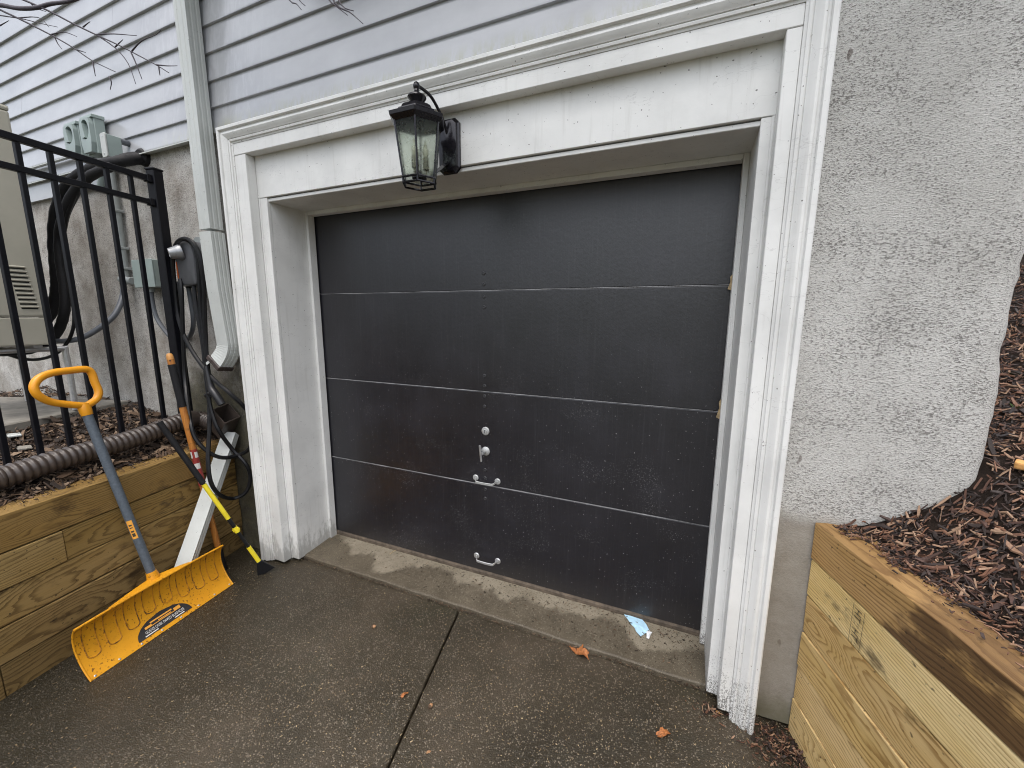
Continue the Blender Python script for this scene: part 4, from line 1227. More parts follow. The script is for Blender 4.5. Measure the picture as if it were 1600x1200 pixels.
for l0_, l1_ in ((0.012, 0.03), (0.036, 0.045), (0.058, 0.063), (0.07, 0.078)):
    b_ = len(m2.v)
    for l in (l0_, l1_):
        for k in range(4): m2.v.append(tuple(on_shaft(l, -0.45 + 0.2 * k, 0.0207)))
    for k in range(3): m2.f.append((b_ + k, b_ + k + 1, b_ + 4 + k + 1, b_ + 4 + k))
m2.build('print', 'ink_faded', lb)
# socket that spreads over the back of the blade
mb = MB(); mb.tube([S0 + sd_ * 0.02, S0 - sd_ * 0.02, S0 - sd_ * 0.06], 0.025, 14, 3, rf=lambda l, L_: 0.0225 + 0.012 * l / L_)
sk = mb.build('socket', 'blade', sh, smooth=True)
top_u = 0.47
for sgn in (-1, 1):
    mb = MB()
    p0 = S0 - sd_ * 0.015; 
    for k in range(9):
        t = k / 8
        e = blade(top_u + sgn * 0.27 * t, 0.90, -0.006)
        h_ = p0.lerp(p0, 0)
        up = p0 + (blade(top_u + sgn * 0.27 * t, 0.985, -0.006) - blade(top_u, 0.985, -0.006))
        crest = up.lerp(blade(top_u + sgn * 0.27 * t, 0.97, -0.006), min(1, t ** 1.25))
        mb.v += [tuple(e + bn * -0.002), tuple(crest + bn * -0.010), tuple(crest + bn * 0.006), tuple(e + bn * 0.003)]
    for k in range(8):
        for j in range(4):
            mb.f.append((4 * k + j, 4 * k + (j + 1) % 4, 4 * k + 4 + (j + 1) % 4, 4 * k + 4 + j))
    mb.f.append((0, 1, 2, 3)); mb.f.append((35, 34, 33, 32))
    mb.build('brace', 'blade', sk, smooth=True)
loop = [(-0.4114, -0.9823, 1.1629), (-0.4057, -1.0431, 1.1820), (-0.3983, -1.1023, 1.2065), (-0.3909, -1.1404, 1.2439), (-0.3945, -1.1480, 1.2827), (-0.4037, -1.1269, 1.3167), (-0.4181, -1.0790, 1.3359), (-0.4339, -1.0131, 1.3389), (-0.4463, -0.9496, 1.3369), (-0.4480, -0.9303, 1.3153), (-0.4427, -0.9260, 1.2698), (-0.4335, -0.9212, 1.2208), (-0.4250, -0.9386, 1.1855), (-0.4114, -0.9823, 1.1629)]
mb = MB(); mb.tube(loop, 0.0165, 12, 5, cap=False)
gp = mb.build('grip', 'yellow_grip', sh, smooth=True, angle=2.0)
mb = MB(); mb.tube([S1 - sd_ * 0.012, S1 + sd_ * 0.012, S1 + sd_ * 0.034, S1 + sd_ * 0.046], 0.022, 14, 3, rf=lambda l, L_: 0.0215 + 0.003 * math.sin(l / L_ * 3.0)); mb.build('grip_collar', 'yellow_grip', gp, smooth=True)

# ------------------------------------------------------------------ wooden handled tool
wt_ = thing('wooden_handled_tool', 'orange varnished wooden tool handle with black sleeve leaning behind the yellow shovel', 'garden tool', (-0.3580, -0.5232, 0.1466))
T0, T1 = Vector((-0.3763, -0.5079, 0.2210)), Vector((-0.4977, -0.5646, 1.3822))
td = (T1 - T0).normalized(); TL = (T1 - T0).length
def tp(f): return T0 + (T1 - T0) * f
mb = MB(); mb.tube([tp(-0.05), tp(0.2), tp(0.5), tp(0.97)], 0.017, 14, 3, rf=lambda l, L_: 0.0175 - 0.001 * math.sin(l * 5)); hnd = mb.build('handle', 'ash', wt_, smooth=True)
mb = MB(); mb.tube([tp(0.735), tp(0.74), tp(0.93), tp(0.935)], 0.0195, 14, 2, rf=lambda l, L_: 0.0205); mb.build('sleeve', 'black_foam', wt_, smooth=True)
mb = MB(); mb.lathe(tp(0.935), td, [(0.001, -0.01), (0.0178, -0.01), (0.0178, 0.05), (0.016, 0.066), (0.010, 0.075), (0.001, 0.077)], 14); en = mb.build('end_knob', plain('pale_varnish', (0.62, 0.30, 0.085), 0.4, 0, 0.2, 30), wt_, smooth=True)
hole_dir = Vector((0.70, -0.55, 0.1)); hole_dir = (hole_dir - td * hole_dir.dot(td)).normalized()
mb = MB(); mb.lathe(tp(0.963), hole_dir, [(0.0005, 0.012), (0.004, 0.012), (0.004, 0.0186), (0.0005, 0.0184)], 10); mb.build('hanging_hole', 'dark_gap', en)
oth = td.cross(hole_dir)
def wrap(name, f0, f1, a0, a1, r, mat_, par):
    m2 = MB(); n_ = 8
    for f in (f0, f1):
        for k in range(n_ + 1):
            a = a0 + (a1 - a0) * k / n_
            m2.v.append(tuple(tp(f) + (hole_dir * math.cos(a) + oth * math.sin(a)) * r))
    for k in range(n_): m2.f.append((k, k + 1, n_ + 2 + k, n_ + 1 + k))
    return m2.build(name, mat_, par)
rl = wrap('paper_label', 0.30, 0.50, -1.7, 1.7, 0.0181, 'sticker_red', hnd)
wrap('print', 0.455, 0.49, -1.6, -0.5, 0.0184, 'sticker_white', rl); wrap('print', 0.455, 0.485, 0.2, 1.2, 0.0184, 'sticker_white', rl); wrap('print', 0.395, 0.425, -0.6, 1.0, 0.0184, 'sticker_white', rl); wrap('print', 0.32, 0.335, -0.8, 0.7, 0.0184, 'sticker_white', rl)
mb = MB(); mb.tube([tp(-0.05), tp(-0.12), tp(-0.22)], 0.021, 12, 2); 
fe = mb.build('ferrule', 'black_rubber', wt_, smooth=True)

# ------------------------------------------------------------------ snow brush / scraper
br = thing('snow_brush', 'slim yellow and black snow brush leaning in the corner, black scraper on the ground', 'snow brush', (-0.0490, -0.4210, 0.0000))
K0, K1 = Vector((-0.0820, -0.4230, 0.0450)), Vector((-0.3765, -0.7163, 1.0256))
kd = (K1 - K0).normalized()
def kp(f): return K0 + (K1 - K0) * f
mb = MB(); mb.tube([kp(0.02), kp(0.98)], 0.0095, 10, 0); rod = mb.build('rod', 'black_rubber', br, smooth=True)
def ktube(name, f0, f1, r, mat_, e=0.0):
    m2 = MB(); m2.tube([kp(f0), kp(f1)], r, 12, 0); return m2.build(name, mat_, br, smooth=True)
FB = lambda u: (411 - u) / (411 - 248)
ktube('yellow_tube', 0.045, 0.155, 0.0125, 'yellow_tube'); 
ktube('yellow_tube', 0.36, 0.60, 0.0125, 'yellow_tube')
ktube('yellow_collar', 0.265, 0.300, 0.014, 'yellow_tube')
mb = MB(); mb.bar(kp(0.272), kp(0.292), Vector((0.5, -0.8, 0)), kd.cross(Vector((0.5, -0.8, 0))), 0.012, 0.04); mb.build('thumb_lock', 'yellow_tube', br, bevel=0.003)
ktube('foam_grip', 0.605, 0.995, 0.0155, 'black_foam')
ktube('joint', 0.30, 0.36, 0.011, 'black_rubber')
hx = Vector((0.62, 0.78, 0)); hx = (hx - kd * hx.dot(kd)).normalized(); hy = kd.cross(hx)
e0, e1 = kp(0.045), K0 - kd * 0.045
mb = MB(); mb.hexa([e1 - hx * 0.055 - hy * 0.004, e1 + hx * 0.05 - hy * 0.004, e1 + hx * 0.05 + hy * 0.004, e1 - hx * 0.055 + hy * 0.004, e0 - hx * 0.014 - hy * 0.012, e0 + hx * 0.014 - hy * 0.012, e0 + hx * 0.014 + hy * 0.012, e0 - hx * 0.014 + hy * 0.012])
mb.build('scraper', 'black_rubber', br, bevel=0.003)

# ------------------------------------------------------------------ car charger on the wall
ch = thing('car_charger', 'dark grey wall charger with its black cable looped over it beside the downspout', 'car charger', (-0.8100, -0.2600, 1.8190))
def rrect(cx, cz, w, h, r, n_=5, arch=None):
    pts = []
    for (sx, sz, a0) in ((1, -1, -90), (1, 1, 0), (-1, 1, 90), (-1, -1, 180)):
        rr = (arch if (arch and sz > 0) else r)
        for k in range(n_ + 1):
            a = math.radians(a0 + 90 * k / n_)
            pts.append((cx + sx * (w / 2 - rr) + rr * math.cos(a), cz + sz * (h / 2 - rr) + rr * math.sin(a)))
    return pts
cxx, czz = (-0.5320 + -0.7260) / 2, (2.0530 + 1.7830) / 2
chh = 2.0570 - 1.7830
mb = MB()
def yr(poly, y): return [(a, y, b) for a, b in poly]
mb.loft([yr(rrect(cxx, czz, 0.20, chh, 0.02, 5, 0.085), -0.262), yr(rrect(cxx, czz, 0.20, chh, 0.02, 5, 0.085), -0.335), yr(rrect(cxx, czz, 0.185, chh - 0.015, 0.018, 5, 0.08), -0.352), yr(rrect(cxx, czz, 0.16, chh - 0.04, 0.014, 5, 0.07), -0.358)])
bd_ = mb.build('charger_body', 'charger', ch, smooth=True, angle=0.5)
mb = MB(); mb.prism(rrect(cxx + 0.055, czz + 0.02, 0.20, chh + 0.03, 0.025), 'y', -0.252, -0.2615); mb.build('wall_plate', 'grey_pvc', ch, bevel=0.002)
hc = Vector((-0.6330, -0.3650, 1.9820))
ax = Vector((-0.42, -0.85, -0.22)).normalized()
mb = MB(); mb.lathe(hc - ax * 0.01, ax, [(0.001, 0), (0.044, 0), (0.046, 0.012), (0.040, 0.03), (0.034, 0.05), (0.031, 0.066), (0.024, 0.068), (0.022, 0.05), (0.001, 0.048)], 20)
hol = mb.build('holster', plain('grey_alloy', (0.30, 0.31, 0.32), 0.35, 0.5, 0.15, 60), ch, smooth=True, angle=0.5)
mb = MB(); mb.prism([(cxx - 0.070, czz - 0.09), (cxx - 0.062, czz - 0.09), (cxx - 0.066, czz + 0.01), (cxx - 0.074, czz + 0.01)], 'y', -0.3615, -0.3588); mb.build('indicator', plain('orange_lens', (0.40, 0.09, 0.02), 0.3), bd_)
# looped cable, several turns
YC = -0.375
cable = MAT['black_rubber']
def cab(name, pts, r=0.0120, par=ch, m=cable, seg=8):
    mb = MB(); mb.tube(pts, r, seg, 5); return mb.build(name, m, par, smooth=True)
cab('cable', [(-0.7450, -0.3600, 1.8220), (-0.7070, -0.3700, 1.9630), (-0.6350, -0.3750, 2.0370), (-0.5470, -0.3750, 2.0540), (-0.4760, -0.3700, 2.0170), (-0.4460, -0.3650, 1.9320), (-0.4490, -0.3600, 1.8020), (-0.4740, -0.3600, 1.6110), (-0.4810, -0.3700, 1.4150), (-0.4760, -0.3850, 1.2770)])
cab('cable', [(-0.6840, -0.3450, 2.0410), (-0.5830, -0.3450, 2.0580), (-0.5050, -0.3450, 2.0000), (-0.5000, -0.3400, 1.8810), (-0.5170, -0.3400, 1.7280), (-0.5270, -0.3500, 1.4920), (-0.4910, -0.3700, 1.2660)])
cab('cable', [(-0.6010, -0.3300, 1.7850), (-0.5900, -0.3400, 1.6900), (-0.5630, -0.3500, 1.5710), (-0.5310, -0.3600, 1.4120), (-0.5010, -0.3800, 1.2540), (-0.4650, -0.4000, 1.0970), (-0.4350, -0.4100, 1.0000), (-0.3794, -0.4134, 0.8912), (-0.3711, -0.3513, 0.7527), (-0.3030, -0.3200, 0.6530), (-0.2960, -0.3050, 0.5570), (-0.3180, -0.3300, 0.4610), (-0.3635, -0.3903, 0.4343), (-0.3012, -0.5012, 0.5230), (-0.3045, -0.5363, 0.6187), (-0.3390, -0.5162, 0.7475), (-0.4019, -0.4548, 0.9034), (-0.4660, -0.4000, 1.0560), (-0.4670, -0.3850, 1.2570), (-0.4800, -0.3700, 1.4540), (-0.4650, -0.3600, 1.6880)])
cab('cable', [(-0.7440, -0.3600, 1.8260), (-0.7480, -0.3650, 1.6710), (-0.7320, -0.3700, 1.5780), (-0.6850, -0.3750, 1.4700), (-0.5980, -0.3800, 1.3590), (-0.4760, -0.3900, 1.2610), (-0.3940, -0.3900, 1.1980), (-0.2560, -0.3850, 1.1200), (-0.2400, -0.3100, 0.9970), (-0.2550, -0.2850, 0.8590), (-0.2640, -0.3100, 0.7630), (-0.3442, -0.3323, 0.7118), (-0.3335, -0.4399, 0.7313), (-0.3622, -0.5018, 0.7880), (-0.4069, -0.5339, 0.8759), (-0.4605, -0.5201, 0.9815), (-0.6900, -0.4000, 1.1630), (-0.6930, -0.3800, 1.4490), (-0.6650, -0.3700, 1.7290), (-0.6770, -0.3600, 1.8240)])
cab('cable', [(-0.7190, -0.3500, 1.8100), (-0.7100, -0.3550, 1.6510), (-0.7330, -0.3600, 1.4060), (-0.7690, -0.3700, 1.1530), (-0.8110, -0.3800, 0.9340)], 0.011)
cab('cable', [(-0.5250, -0.3350, 1.9580), (-0.5360, -0.3350, 1.8060), (-0.5520, -0.3450, 1.5710), (-0.5180, -0.3700, 1.2930)], 0.0105)
cab('cable', [(-0.5140, -0.3450, 1.9860), (-0.5040, -0.3450, 1.8800), (-0.5220, -0.3500, 1.6500), (-0.4970, -0.3650, 1.4140), (-0.4620, -0.3850, 1.2170), (-0.4330, -0.4000, 1.1000)])
cab('cable', [(-0.7570, -0.3500, 1.7910), (-0.7580, -0.3550, 1.6510), (-0.7750, -0.3600, 1.4050), (-0.8260, -0.3700, 1.1480)], 0.010)
# plug hanging in the loops
mb = MB(); mb.tube([(-0.4530, -0.4000, 1.2910), (-0.4420, -0.4000, 1.2200), (-0.4280, -0.4000, 1.1570), (-0.3870, -0.4000, 1.1120), (-0.3570, -0.3900, 1.0560)], 0.018, 12, 5, rf=lambda l, L_: 0.013 + 0.010 * min(1, l / L_ * 1.6)); plg = mb.build('plug', 'charger_dark', ch, smooth=True)
mb = MB(); mb.tube([(-0.5070, -0.3900, 1.1000), (-0.4410, -0.4000, 1.1240)], 0.014, 8, 0); mb.build('latch', 'charger_dark', plg, bevel=0.003)
cab('conduit', [(-0.7150, -0.3000, 1.7900), (-0.7080, -0.3000, 1.6920), (-0.7150, -0.2950, 1.5700), (-0.7630, -0.2850, 1.4930), (-0.8660, -0.2620, 1.4390)], 0.0135, ch, MAT['dark_conduit'], 12)
mb = MB(); mb.lathe((-0.7090, -0.3000, 1.7850), (0.1, 0, -1), [(0.001, -0.01), (0.019, -0.01), (0.019, 0.012), (0.015, 0.014), (0.001, 0.014)], 10); mb.build('gland', 'charger_dark', ch, smooth=True)

# ------------------------------------------------------------------ electrical boxes and conduit
def disconnect(label, fl, fr, yf, zt, zb):
    t_ = thing('disconnect_box', label, 'electrical box', ((fl + fr) / 2, -0.29, zb), 'grey electrical disconnect boxes on the siding')
    MB().box(fl, fr, yf, -0.288, zb, zt - 0.022).build('box_body', 'grey_box', t_, bevel=0.003)
    mb = MB(); mb.hexa([(fl - 0.006, yf - 0.014, zt - 0.026), (fr + 0.006, yf - 0.014, zt - 0.026), (fr + 0.006, -0.287, zt - 0.022), (fl - 0.006, -0.287, zt - 0.022), (fl - 0.006, yf - 0.012, zt - 0.006), (fr + 0.006, yf - 0.012, zt - 0.006), (fr + 0.006, -0.287, zt), (fl - 0.006, -0.287, zt)])
    mb.build('hood', 'grey_box', t_, bevel=0.002)
    w = fr - fl; H = zt - zb
    # cover with a finger recess: a plate whose teardrop opening is cut through
    outer = [(fl + 0.004, zb + 0.004), (fr - 0.004, zb + 0.004), (fr - 0.004, zt - 0.03), (fl + 0.004, zt - 0.03)]
    c_ = ((fl + fr) / 2, zt - 0.03 - H * 0.28)
    hole = []
    for k in range(16):
        a = 2 * math.pi * k / 16
        hole.append((c_[0] + w * 0.36 * math.cos(a), c_[1] + H * 0.25 * math.sin(a)))
    cov = MB()
    def near(p):  # matching point on the outer rectangle in the same direction
        dx, dz = p[0] - c_[0], p[1] - c_[1]
        s = 1e9
        if dx > 1e-6: s = min(s, (outer[1][0] - c_[0]) / dx)
        if dx < -1e-6: s = min(s, (outer[0][0] - c_[0]) / dx)
        if dz > 1e-6: s = min(s, (outer[2][1] - c_[1]) / dz)
        if dz < -1e-6: s = min(s, (outer[0][1] - c_[1]) / dz)
        return (c_[0] + dx * s, c_[1] + dz * s)
    od = [near(p) for p in hole]
    y0, y1 = yf - 0.026, yf - 0.0005
    n_ = 16
    cov.v = [(a, y0, b) for a, b in od] + [(a, y0, b) for a, b in hole] + [(a, y1, b) for a, b in hole] + [(a, y1, b) for a, b in od]
    for k in range(n_):
        j = (k + 1) % n_
        for r_ in range(3): cov.f.append((r_ * n_ + k, r_ * n_ + j, (r_ + 1) * n_ + j, (r_ + 1) * n_ + k))
        cov.f.append((3 * n_ + k, 3 * n_ + j, j, k))
    cv = cov.build('front_cover', 'grey_box', t_)
    mb = MB(); mb.hexa([(fl + w * 0.22, yf - 0.030, c_[1] - H * 0.20), (fr - w * 0.5, yf - 0.030, c_[1] - H * 0.20), (fr - w * 0.5, yf - 0.002, c_[1] - H * 0.20), (fl + w * 0.22, yf - 0.002, c_[1] - H * 0.20),
             (fl + w * 0.22, yf - 0.030, c_[1] + H * 0.18), (fl + w * 0.36, yf - 0.030, c_[1] + H * 0.18), (fl + w * 0.36, yf - 0.002, c_[1] + H * 0.18), (fl + w * 0.22, yf - 0.002, c_[1] + H * 0.18)])
    mb.build('pull_tab', 'grey_box', cv)
    return t_
disconnect('grey electrical disconnect box on the siding, right hand and taller of the pair', -1.5690, -1.4350, -0.345, 2.9090, 2.6670)
disconnect('grey electrical disconnect box on the siding, left hand and lower of the pair', -1.7880, -1.6450, -0.345, 2.9020, 2.6830)
ob = thing('outlet_box', 'small grey weatherproof outlet box with white cover beside the disconnect boxes', 'electrical box', (-1.3740, -0.29, 2.6500))
xa, xb = -1.2590, -1.2070
za, zb = 2.5980, 2.7350
MB().box(xa, xb, -0.392, -0.315, za, zb).build('box_body', 'grey_box', ob, bevel=0.003)
mb = MB(); mb.prism(rrect((xa + xb) / 2, (za + zb) / 2, xb - xa + 0.006, zb - za + 0.008, 0.012), 'y', -0.402, -0.3925); cv = mb.build('cover', 'white_metal', ob, bevel=0.002)
for dz in (0.018, -0.018):
    mb = MB(); mb.lathe(((xa + xb) / 2, -0.402, (zb - 0.018) if dz > 0 else (za + 0.018)), (0, -1, 0), [(0.0005, -0.001), (0.005, -0.001), (0.004, 0.002), (0.0005, 0.002)], 8); mb.build('screw', 'galv', cv)
mb = MB(); mb.tube([((xa + xb) / 2 + 0.01, -0.315, za + 0.12), ((xa + xb) / 2 + 0.01, -0.27, za + 0.12)], 0.019, 10, 0); mb.build('stub', 'dark_conduit', ob, smooth=True)
cd = thing('wall_conduit', 'grey plastic conduit running down the stucco behind the black fence to the small box', 'conduit', (-1.4530, -0.2800, 1.8360))
mb = MB(); mb.tube([(-1.4440, -0.2900, 2.6500), (-1.4530, -0.2850, 2.4390), (-1.4520, -0.2850, 2.1850), (-1.4650, -0.2850, 1.8720)], 0.024, 12, 4); pp = mb.build('conduit_pipe', 'grey_pvc', cd, smooth=True)
mb = MB(); mb.tube([(-1.5080, -0.2850, 2.6440), (-1.6060, -0.2850, 2.4890)], 0.024, 12, 0); mb.build('conduit_pipe', 'grey_box', cd, smooth=True)
for (u, v) in ((1, 1),):
    for q in ((-1.4560, -0.2850, 2.3130), (-1.4610, -0.2850, 2.0650), (-1.4590, -0.2850, 1.9250)):
        q = Vector(q); MB().box(q.x - 0.032, q.x + 0.032, -0.312, -0.255, q.z - 0.009, q.z + 0.009).build('clip', 'grey_pvc', cd, bevel=0.003)
mb = MB(); mb.tube([(-1.4880, -0.3000, 1.8490), (-1.3500, -0.3000, 1.8360)], 0.026, 12, 0); mb.build('elbow', 'grey_pvc', cd, bevel=0.003)
jb = thing('junction_box', 'grey square junction box low on the stucco behind the last fence pickets', 'electrical box', (-1.2540, -0.2800, 1.7910))
j0, j1 = Vector((-1.2310, -0.3450, 1.7860)), Vector((-0.9670, -0.3450, 1.9630))
MB().box(j0.x, j1.x - 0.03, -0.338, -0.255, j0.z, j1.z).build('box_body', 'grey_box', jb, bevel=0.004)
MB().box(j0.x - 0.003, j1.x - 0.027, -0.346, -0.3385, j0.z - 0.003, j1.z + 0.003).build('cover', 'grey_box', jb, bevel=0.003)
fx = MB(); fx.tube([(-1.1370, -0.3000, 1.7740), (-1.1410, -0.3000, 1.6970), (-1.1260, -0.3000, 1.6010), (-1.0790, -0.2950, 1.5230), (-0.9880, -0.2800, 1.4280), (-0.8980, -0.2620, 1.3900)], 0.014, 10, 4); fx.build('flexible_conduit', 'dark_conduit', jb, smooth=True)
mb = MB(); mb.tube([(-1.1320, -0.3000, 1.7960), (-1.1340, -0.3000, 1.7570)], 0.021, 10, 0); mb.build('gland', 'grey_pvc', jb, smooth=True)

# ------------------------------------------------------------------ heat pump, pad and hoses
pad = Vector((-1.45, -1.0, 0)); pad2 = Vector((-1.675, -0.285, 0))
pd = (pad2 - pad).normalized(); pn = Vector((-pd.y, pd.x, 0))
if pn.x > 0: pn = -pn
mb = MB(); c0_ = pad - pd * 0.55; 
mb.hexa([(c0_ + pn * 0).to_tuple()[:2] + (0.80,), (pad2 + pn * 0).to_tuple()[:2] + (0.80,), (pad2 + pn * 1.3).to_tuple()[:2] + (0.80,), (c0_ + pn * 1.3).to_tuple()[:2] + (0.80,),
         (c0_ + pn * 0).to_tuple()[:2] + (0.95,), (pad2 + pn * 0).to_tuple()[:2] + (0.95,), (pad2 + pn * 1.3).to_tuple()[:2] + (0.95,), (c0_ + pn * 1.3).to_tuple()[:2] + (0.95,)])
tag(mb.build('concrete_pad', 'pad', bevel=0.008), 'grey concrete pad on the ground under the beige heat pump unit', 'concrete pad')
hp = thing('heat_pump', 'tall beige outdoor heat pump unit with slotted side behind the black fence', 'heat pump', (-2.0, -0.88, 0.95))
UX, UY0, UY1, UZ0, UZ1 = -1.5, -1.08, -0.705, 1.41, 2.812
MB().box(-2.45, UX, UY0, UY1, UZ0 + 0.176, UZ1 - 0.03).build('cabinet', 'ac', hp, bevel=0.012, seg=2)
MB().box(-2.452, UX + 0.002, UY0 - 0.002, UY1 + 0.002, UZ1 - 0.0295, UZ1).build('top_cover', 'ac', hp, bevel=0.012, seg=2)
MB().box(-2.452, UX + 0.0015, UY0 - 0.002, UY1 + 0.002, UZ0, UZ0 + 0.172).build('lower_panel', 'ac', hp, bevel=0.008, seg=2)
for k in range(10):
    z = 1.885 - 0.0265 * k
    y0 = -0.835 + 0.003 * k
    mb = MB(); mb.prism([(UX - 0.002, z - 0.004), (UX + 0.008, z - 0.001), (UX + 0.008, z + 0.003), (UX - 0.002, z + 0.009)], 'y', y0, y0 + 0.075)
    lv = mb.build('louvre', 'ac', hp)
    MB().box(UX - 0.001, UX + 0.0006, y0 + 0.002, y0 + 0.073, z - 0.013, z - 0.005).build('slot', 'dark_gap', lv)
MB().box(UX + 0.0002, UX + 0.0012, -0.905, -0.902, UZ0 + 0.19, UZ1 - 0.05).build('panel_seam', 'dark_gap', hp)
for x in (-1.58, -2.30):
    mb = MB(); mb.tube([(x, -1.12, 0.955), (x, -1.12, 1.34), (x, -1.08, 1.375), (x, -0.66, 1.375), (x, -0.62, 1.34), (x, -0.62, 0.955)], 0.017, 10, 4); mb.build('stand_leg', 'galv', hp, smooth=True)
MB().box(-2.4, -1.52, -1.05, -1.01, 1.392, 1.409).build('stand_rail', 'galv', hp); MB().box(-2.4, -1.52, -0.78, -0.74, 1.392, 1.409).build('stand_rail', 'galv', hp)
def hose(label, pts, r, m, cat='hose', name='insulated_hose'):
    mb = MB(); mb.tube(pts, r, 12, 6, rf=(lambda l, L_: r * (1 + 0.05 * math.sin(l * 160))) if m == 'black_foam' else None)
    return tag(mb.build(name, m, smooth=True, angle=2.0), label, cat)
hose('thick black insulated hose, outer and bulkier of the two arching from wall to heat pump', [(-1.0850, -0.2600, 2.6150), (-1.0800, -0.3200, 2.5870), (-1.0570, -0.4000, 2.5470), (-1.1300, -0.4500, 2.5220), (-1.2550, -0.4800, 2.4950), (-1.4350, -0.5000, 2.4470), (-1.5690, -0.5100, 2.3730), (-1.6770, -0.5200, 2.2410), (-1.7550, -0.5200, 2.0820), (-1.7620, -0.5300, 1.9120), (-1.7760, -0.5400, 1.7740), (-1.8050, -0.5700, 1.6340), (-1.8000, -0.6400, 1.5340), (-1.7520, -0.7400, 1.4690), (-1.6610, -0.8600, 1.4440), (-1.6340, -0.9800, 1.4430)], 0.034, 'black_foam')
hose('black insulated hose hugging the inside of the thicker arch and sagging low under it', [(-1.1070, -0.2620, 2.6290), (-1.1160, -0.3500, 2.5890), (-1.0920, -0.4600, 2.4950), (-1.2180, -0.5000, 2.4480), (-1.3530, -0.5200, 2.3820), (-1.5090, -0.5300, 2.2640), (-1.6420, -0.5300, 2.1140), (-1.6560, -0.5400, 1.9480), (-1.6360, -0.5500, 1.7790), (-1.6320, -0.5700, 1.6330), (-1.6760, -0.6000, 1.5000), (-1.7020, -0.6600, 1.4150), (-1.7290, -0.7400, 1.3690), (-1.6970, -0.8600, 1.3670), (-1.6610, -0.9800, 1.3930)], 0.028, 'black_foam')
hose('thin black cable hanging lowest of the loops under the heat pump', [(-1.3070, -0.5200, 2.4000), (-1.5210, -0.5300, 2.2060), (-1.5980, -0.5400, 1.9870), (-1.5680, -0.5500, 1.7980), (-1.5170, -0.5700, 1.5870), (-1.5720, -0.5900, 1.4450), (-1.6640, -0.6300, 1.3450), (-1.7690, -0.6800, 1.3020), (-1.8320, -0.7400, 1.3050), (-1.7740, -0.8400, 1.3540), (-1.6480, -0.9800, 1.4160)], 0.010, 'black_rubber', 'cable', 'loose_cable')
hose('smooth dark grey conduit curving from the wall box down to the heat pump', [(-1.4630, -0.3000, 1.8480), (-1.4340, -0.3300, 1.7350), (-1.3950, -0.4000, 1.6130), (-1.4260, -0.4700, 1.5260), (-1.5250, -0.5400, 1.4490), (-1.6320, -0.6000, 1.4230), (-1.7370, -0.7000, 1.4340), (-1.7200, -0.8400, 1.4700), (-1.5970, -0.9800, 1.5120)], 0.0175, 'dark_conduit', 'conduit', 'curved_conduit')
mb = MB(); mb.lathe((-1.0880, -0.2620, 2.6180), (0.2, -1, 0.0), [(0.001, -0.01), (0.055, -0.01), (0.05, 0.02), (0.038, 0.032), (0.001, 0.032)], 12)
tag(mb.build('wall_seal', 'black_foam', smooth=True), 'black putty seal where the insulated hoses leave the stucco under the siding', 'seal')

# ------------------------------------------------------------------ bare tree reaching over from the left
YB = -1.15
tree = thing('bare_tree', 'bare leafless tree whose thin purple twigs hang in front of the siding', 'tree', (-3.6, -3.4, 0.7))
def limb(name, pts, r0, r1, par, k=5, sides=6):
    mb = MB(); mb.tube(pts, r0, sides, k, rf=lambda l, L_: r0 + (r1 - r0) * l / L_)
    return mb.build(name, 'twig', par, smooth=True, angle=2.0)
limb('trunk', [(-3.6, -3.4, 0.55), (-3.55, -3.35, 2.0), (-3.45, -3.2, 3.6), (-3.3, -3.1, 5.4), (-3.2, -3.0, 7.0)], 0.13, 0.04, tree, 5, 10)
tipA, tipB = Vector((-0.5210, -1.1500, 2.8590)), Vector((1.3990, -1.1500, 2.4000))
main = limb('branch', [(-3.45, -3.2, 3.5), (-2.9, -2.6, 3.6), (-2.0, -1.8, 3.25), tipA, (-0.2650, -1.1500, 2.7510), (-0.0690, -1.1500, 2.6920), (0.0560, -1.1500, 2.6500), (0.1790, -1.1500, 2.6200), (0.2770, -1.1500, 2.6060), (0.4080, -1.1500, 2.5810), (0.5520, -1.1500, 2.5690)], 0.030, 0.004, tree)
over = limb('branch', [(-3.35, -3.15, 4.4), (-2.2, -2.4, 4.3), (-0.9, -1.7, 3.75), tipB, (1.5730, -1.1500, 2.4530)], 0.022, 0.003, tree)
def twig(pts, r0=0.0035, r1=0.0012, par=None): return limb('twig', [PX_ for PX_ in pts], r0, r1, par or main, 3, 5)
A1 = twig([(-0.1840, -1.1500, 2.7950), (0.1460, -1.1500, 2.6440), (0.2880, -1.1500, 2.5760), (0.3880, -1.1500, 2.5240), (0.5180, -1.1500, 2.4600), (0.6370, -1.1500, 2.4030), (0.6950, -1.1500, 2.3730), (0.8060, -1.1500, 2.3150), (0.8610, -1.1500, 2.2830)], 0.0042, 0.0012)
A2 = twig([(-0.2080, -1.1500, 2.7480), (-0.0750, -1.1500, 2.6790), (0.0440, -1.1500, 2.6230), (0.2460, -1.1500, 2.5240), (0.3660, -1.1500, 2.4610), (0.4640, -1.1500, 2.4030), (0.5250, -1.1500, 2.3730), (0.5940, -1.1500, 2.3410)], 0.0040, 0.0011)
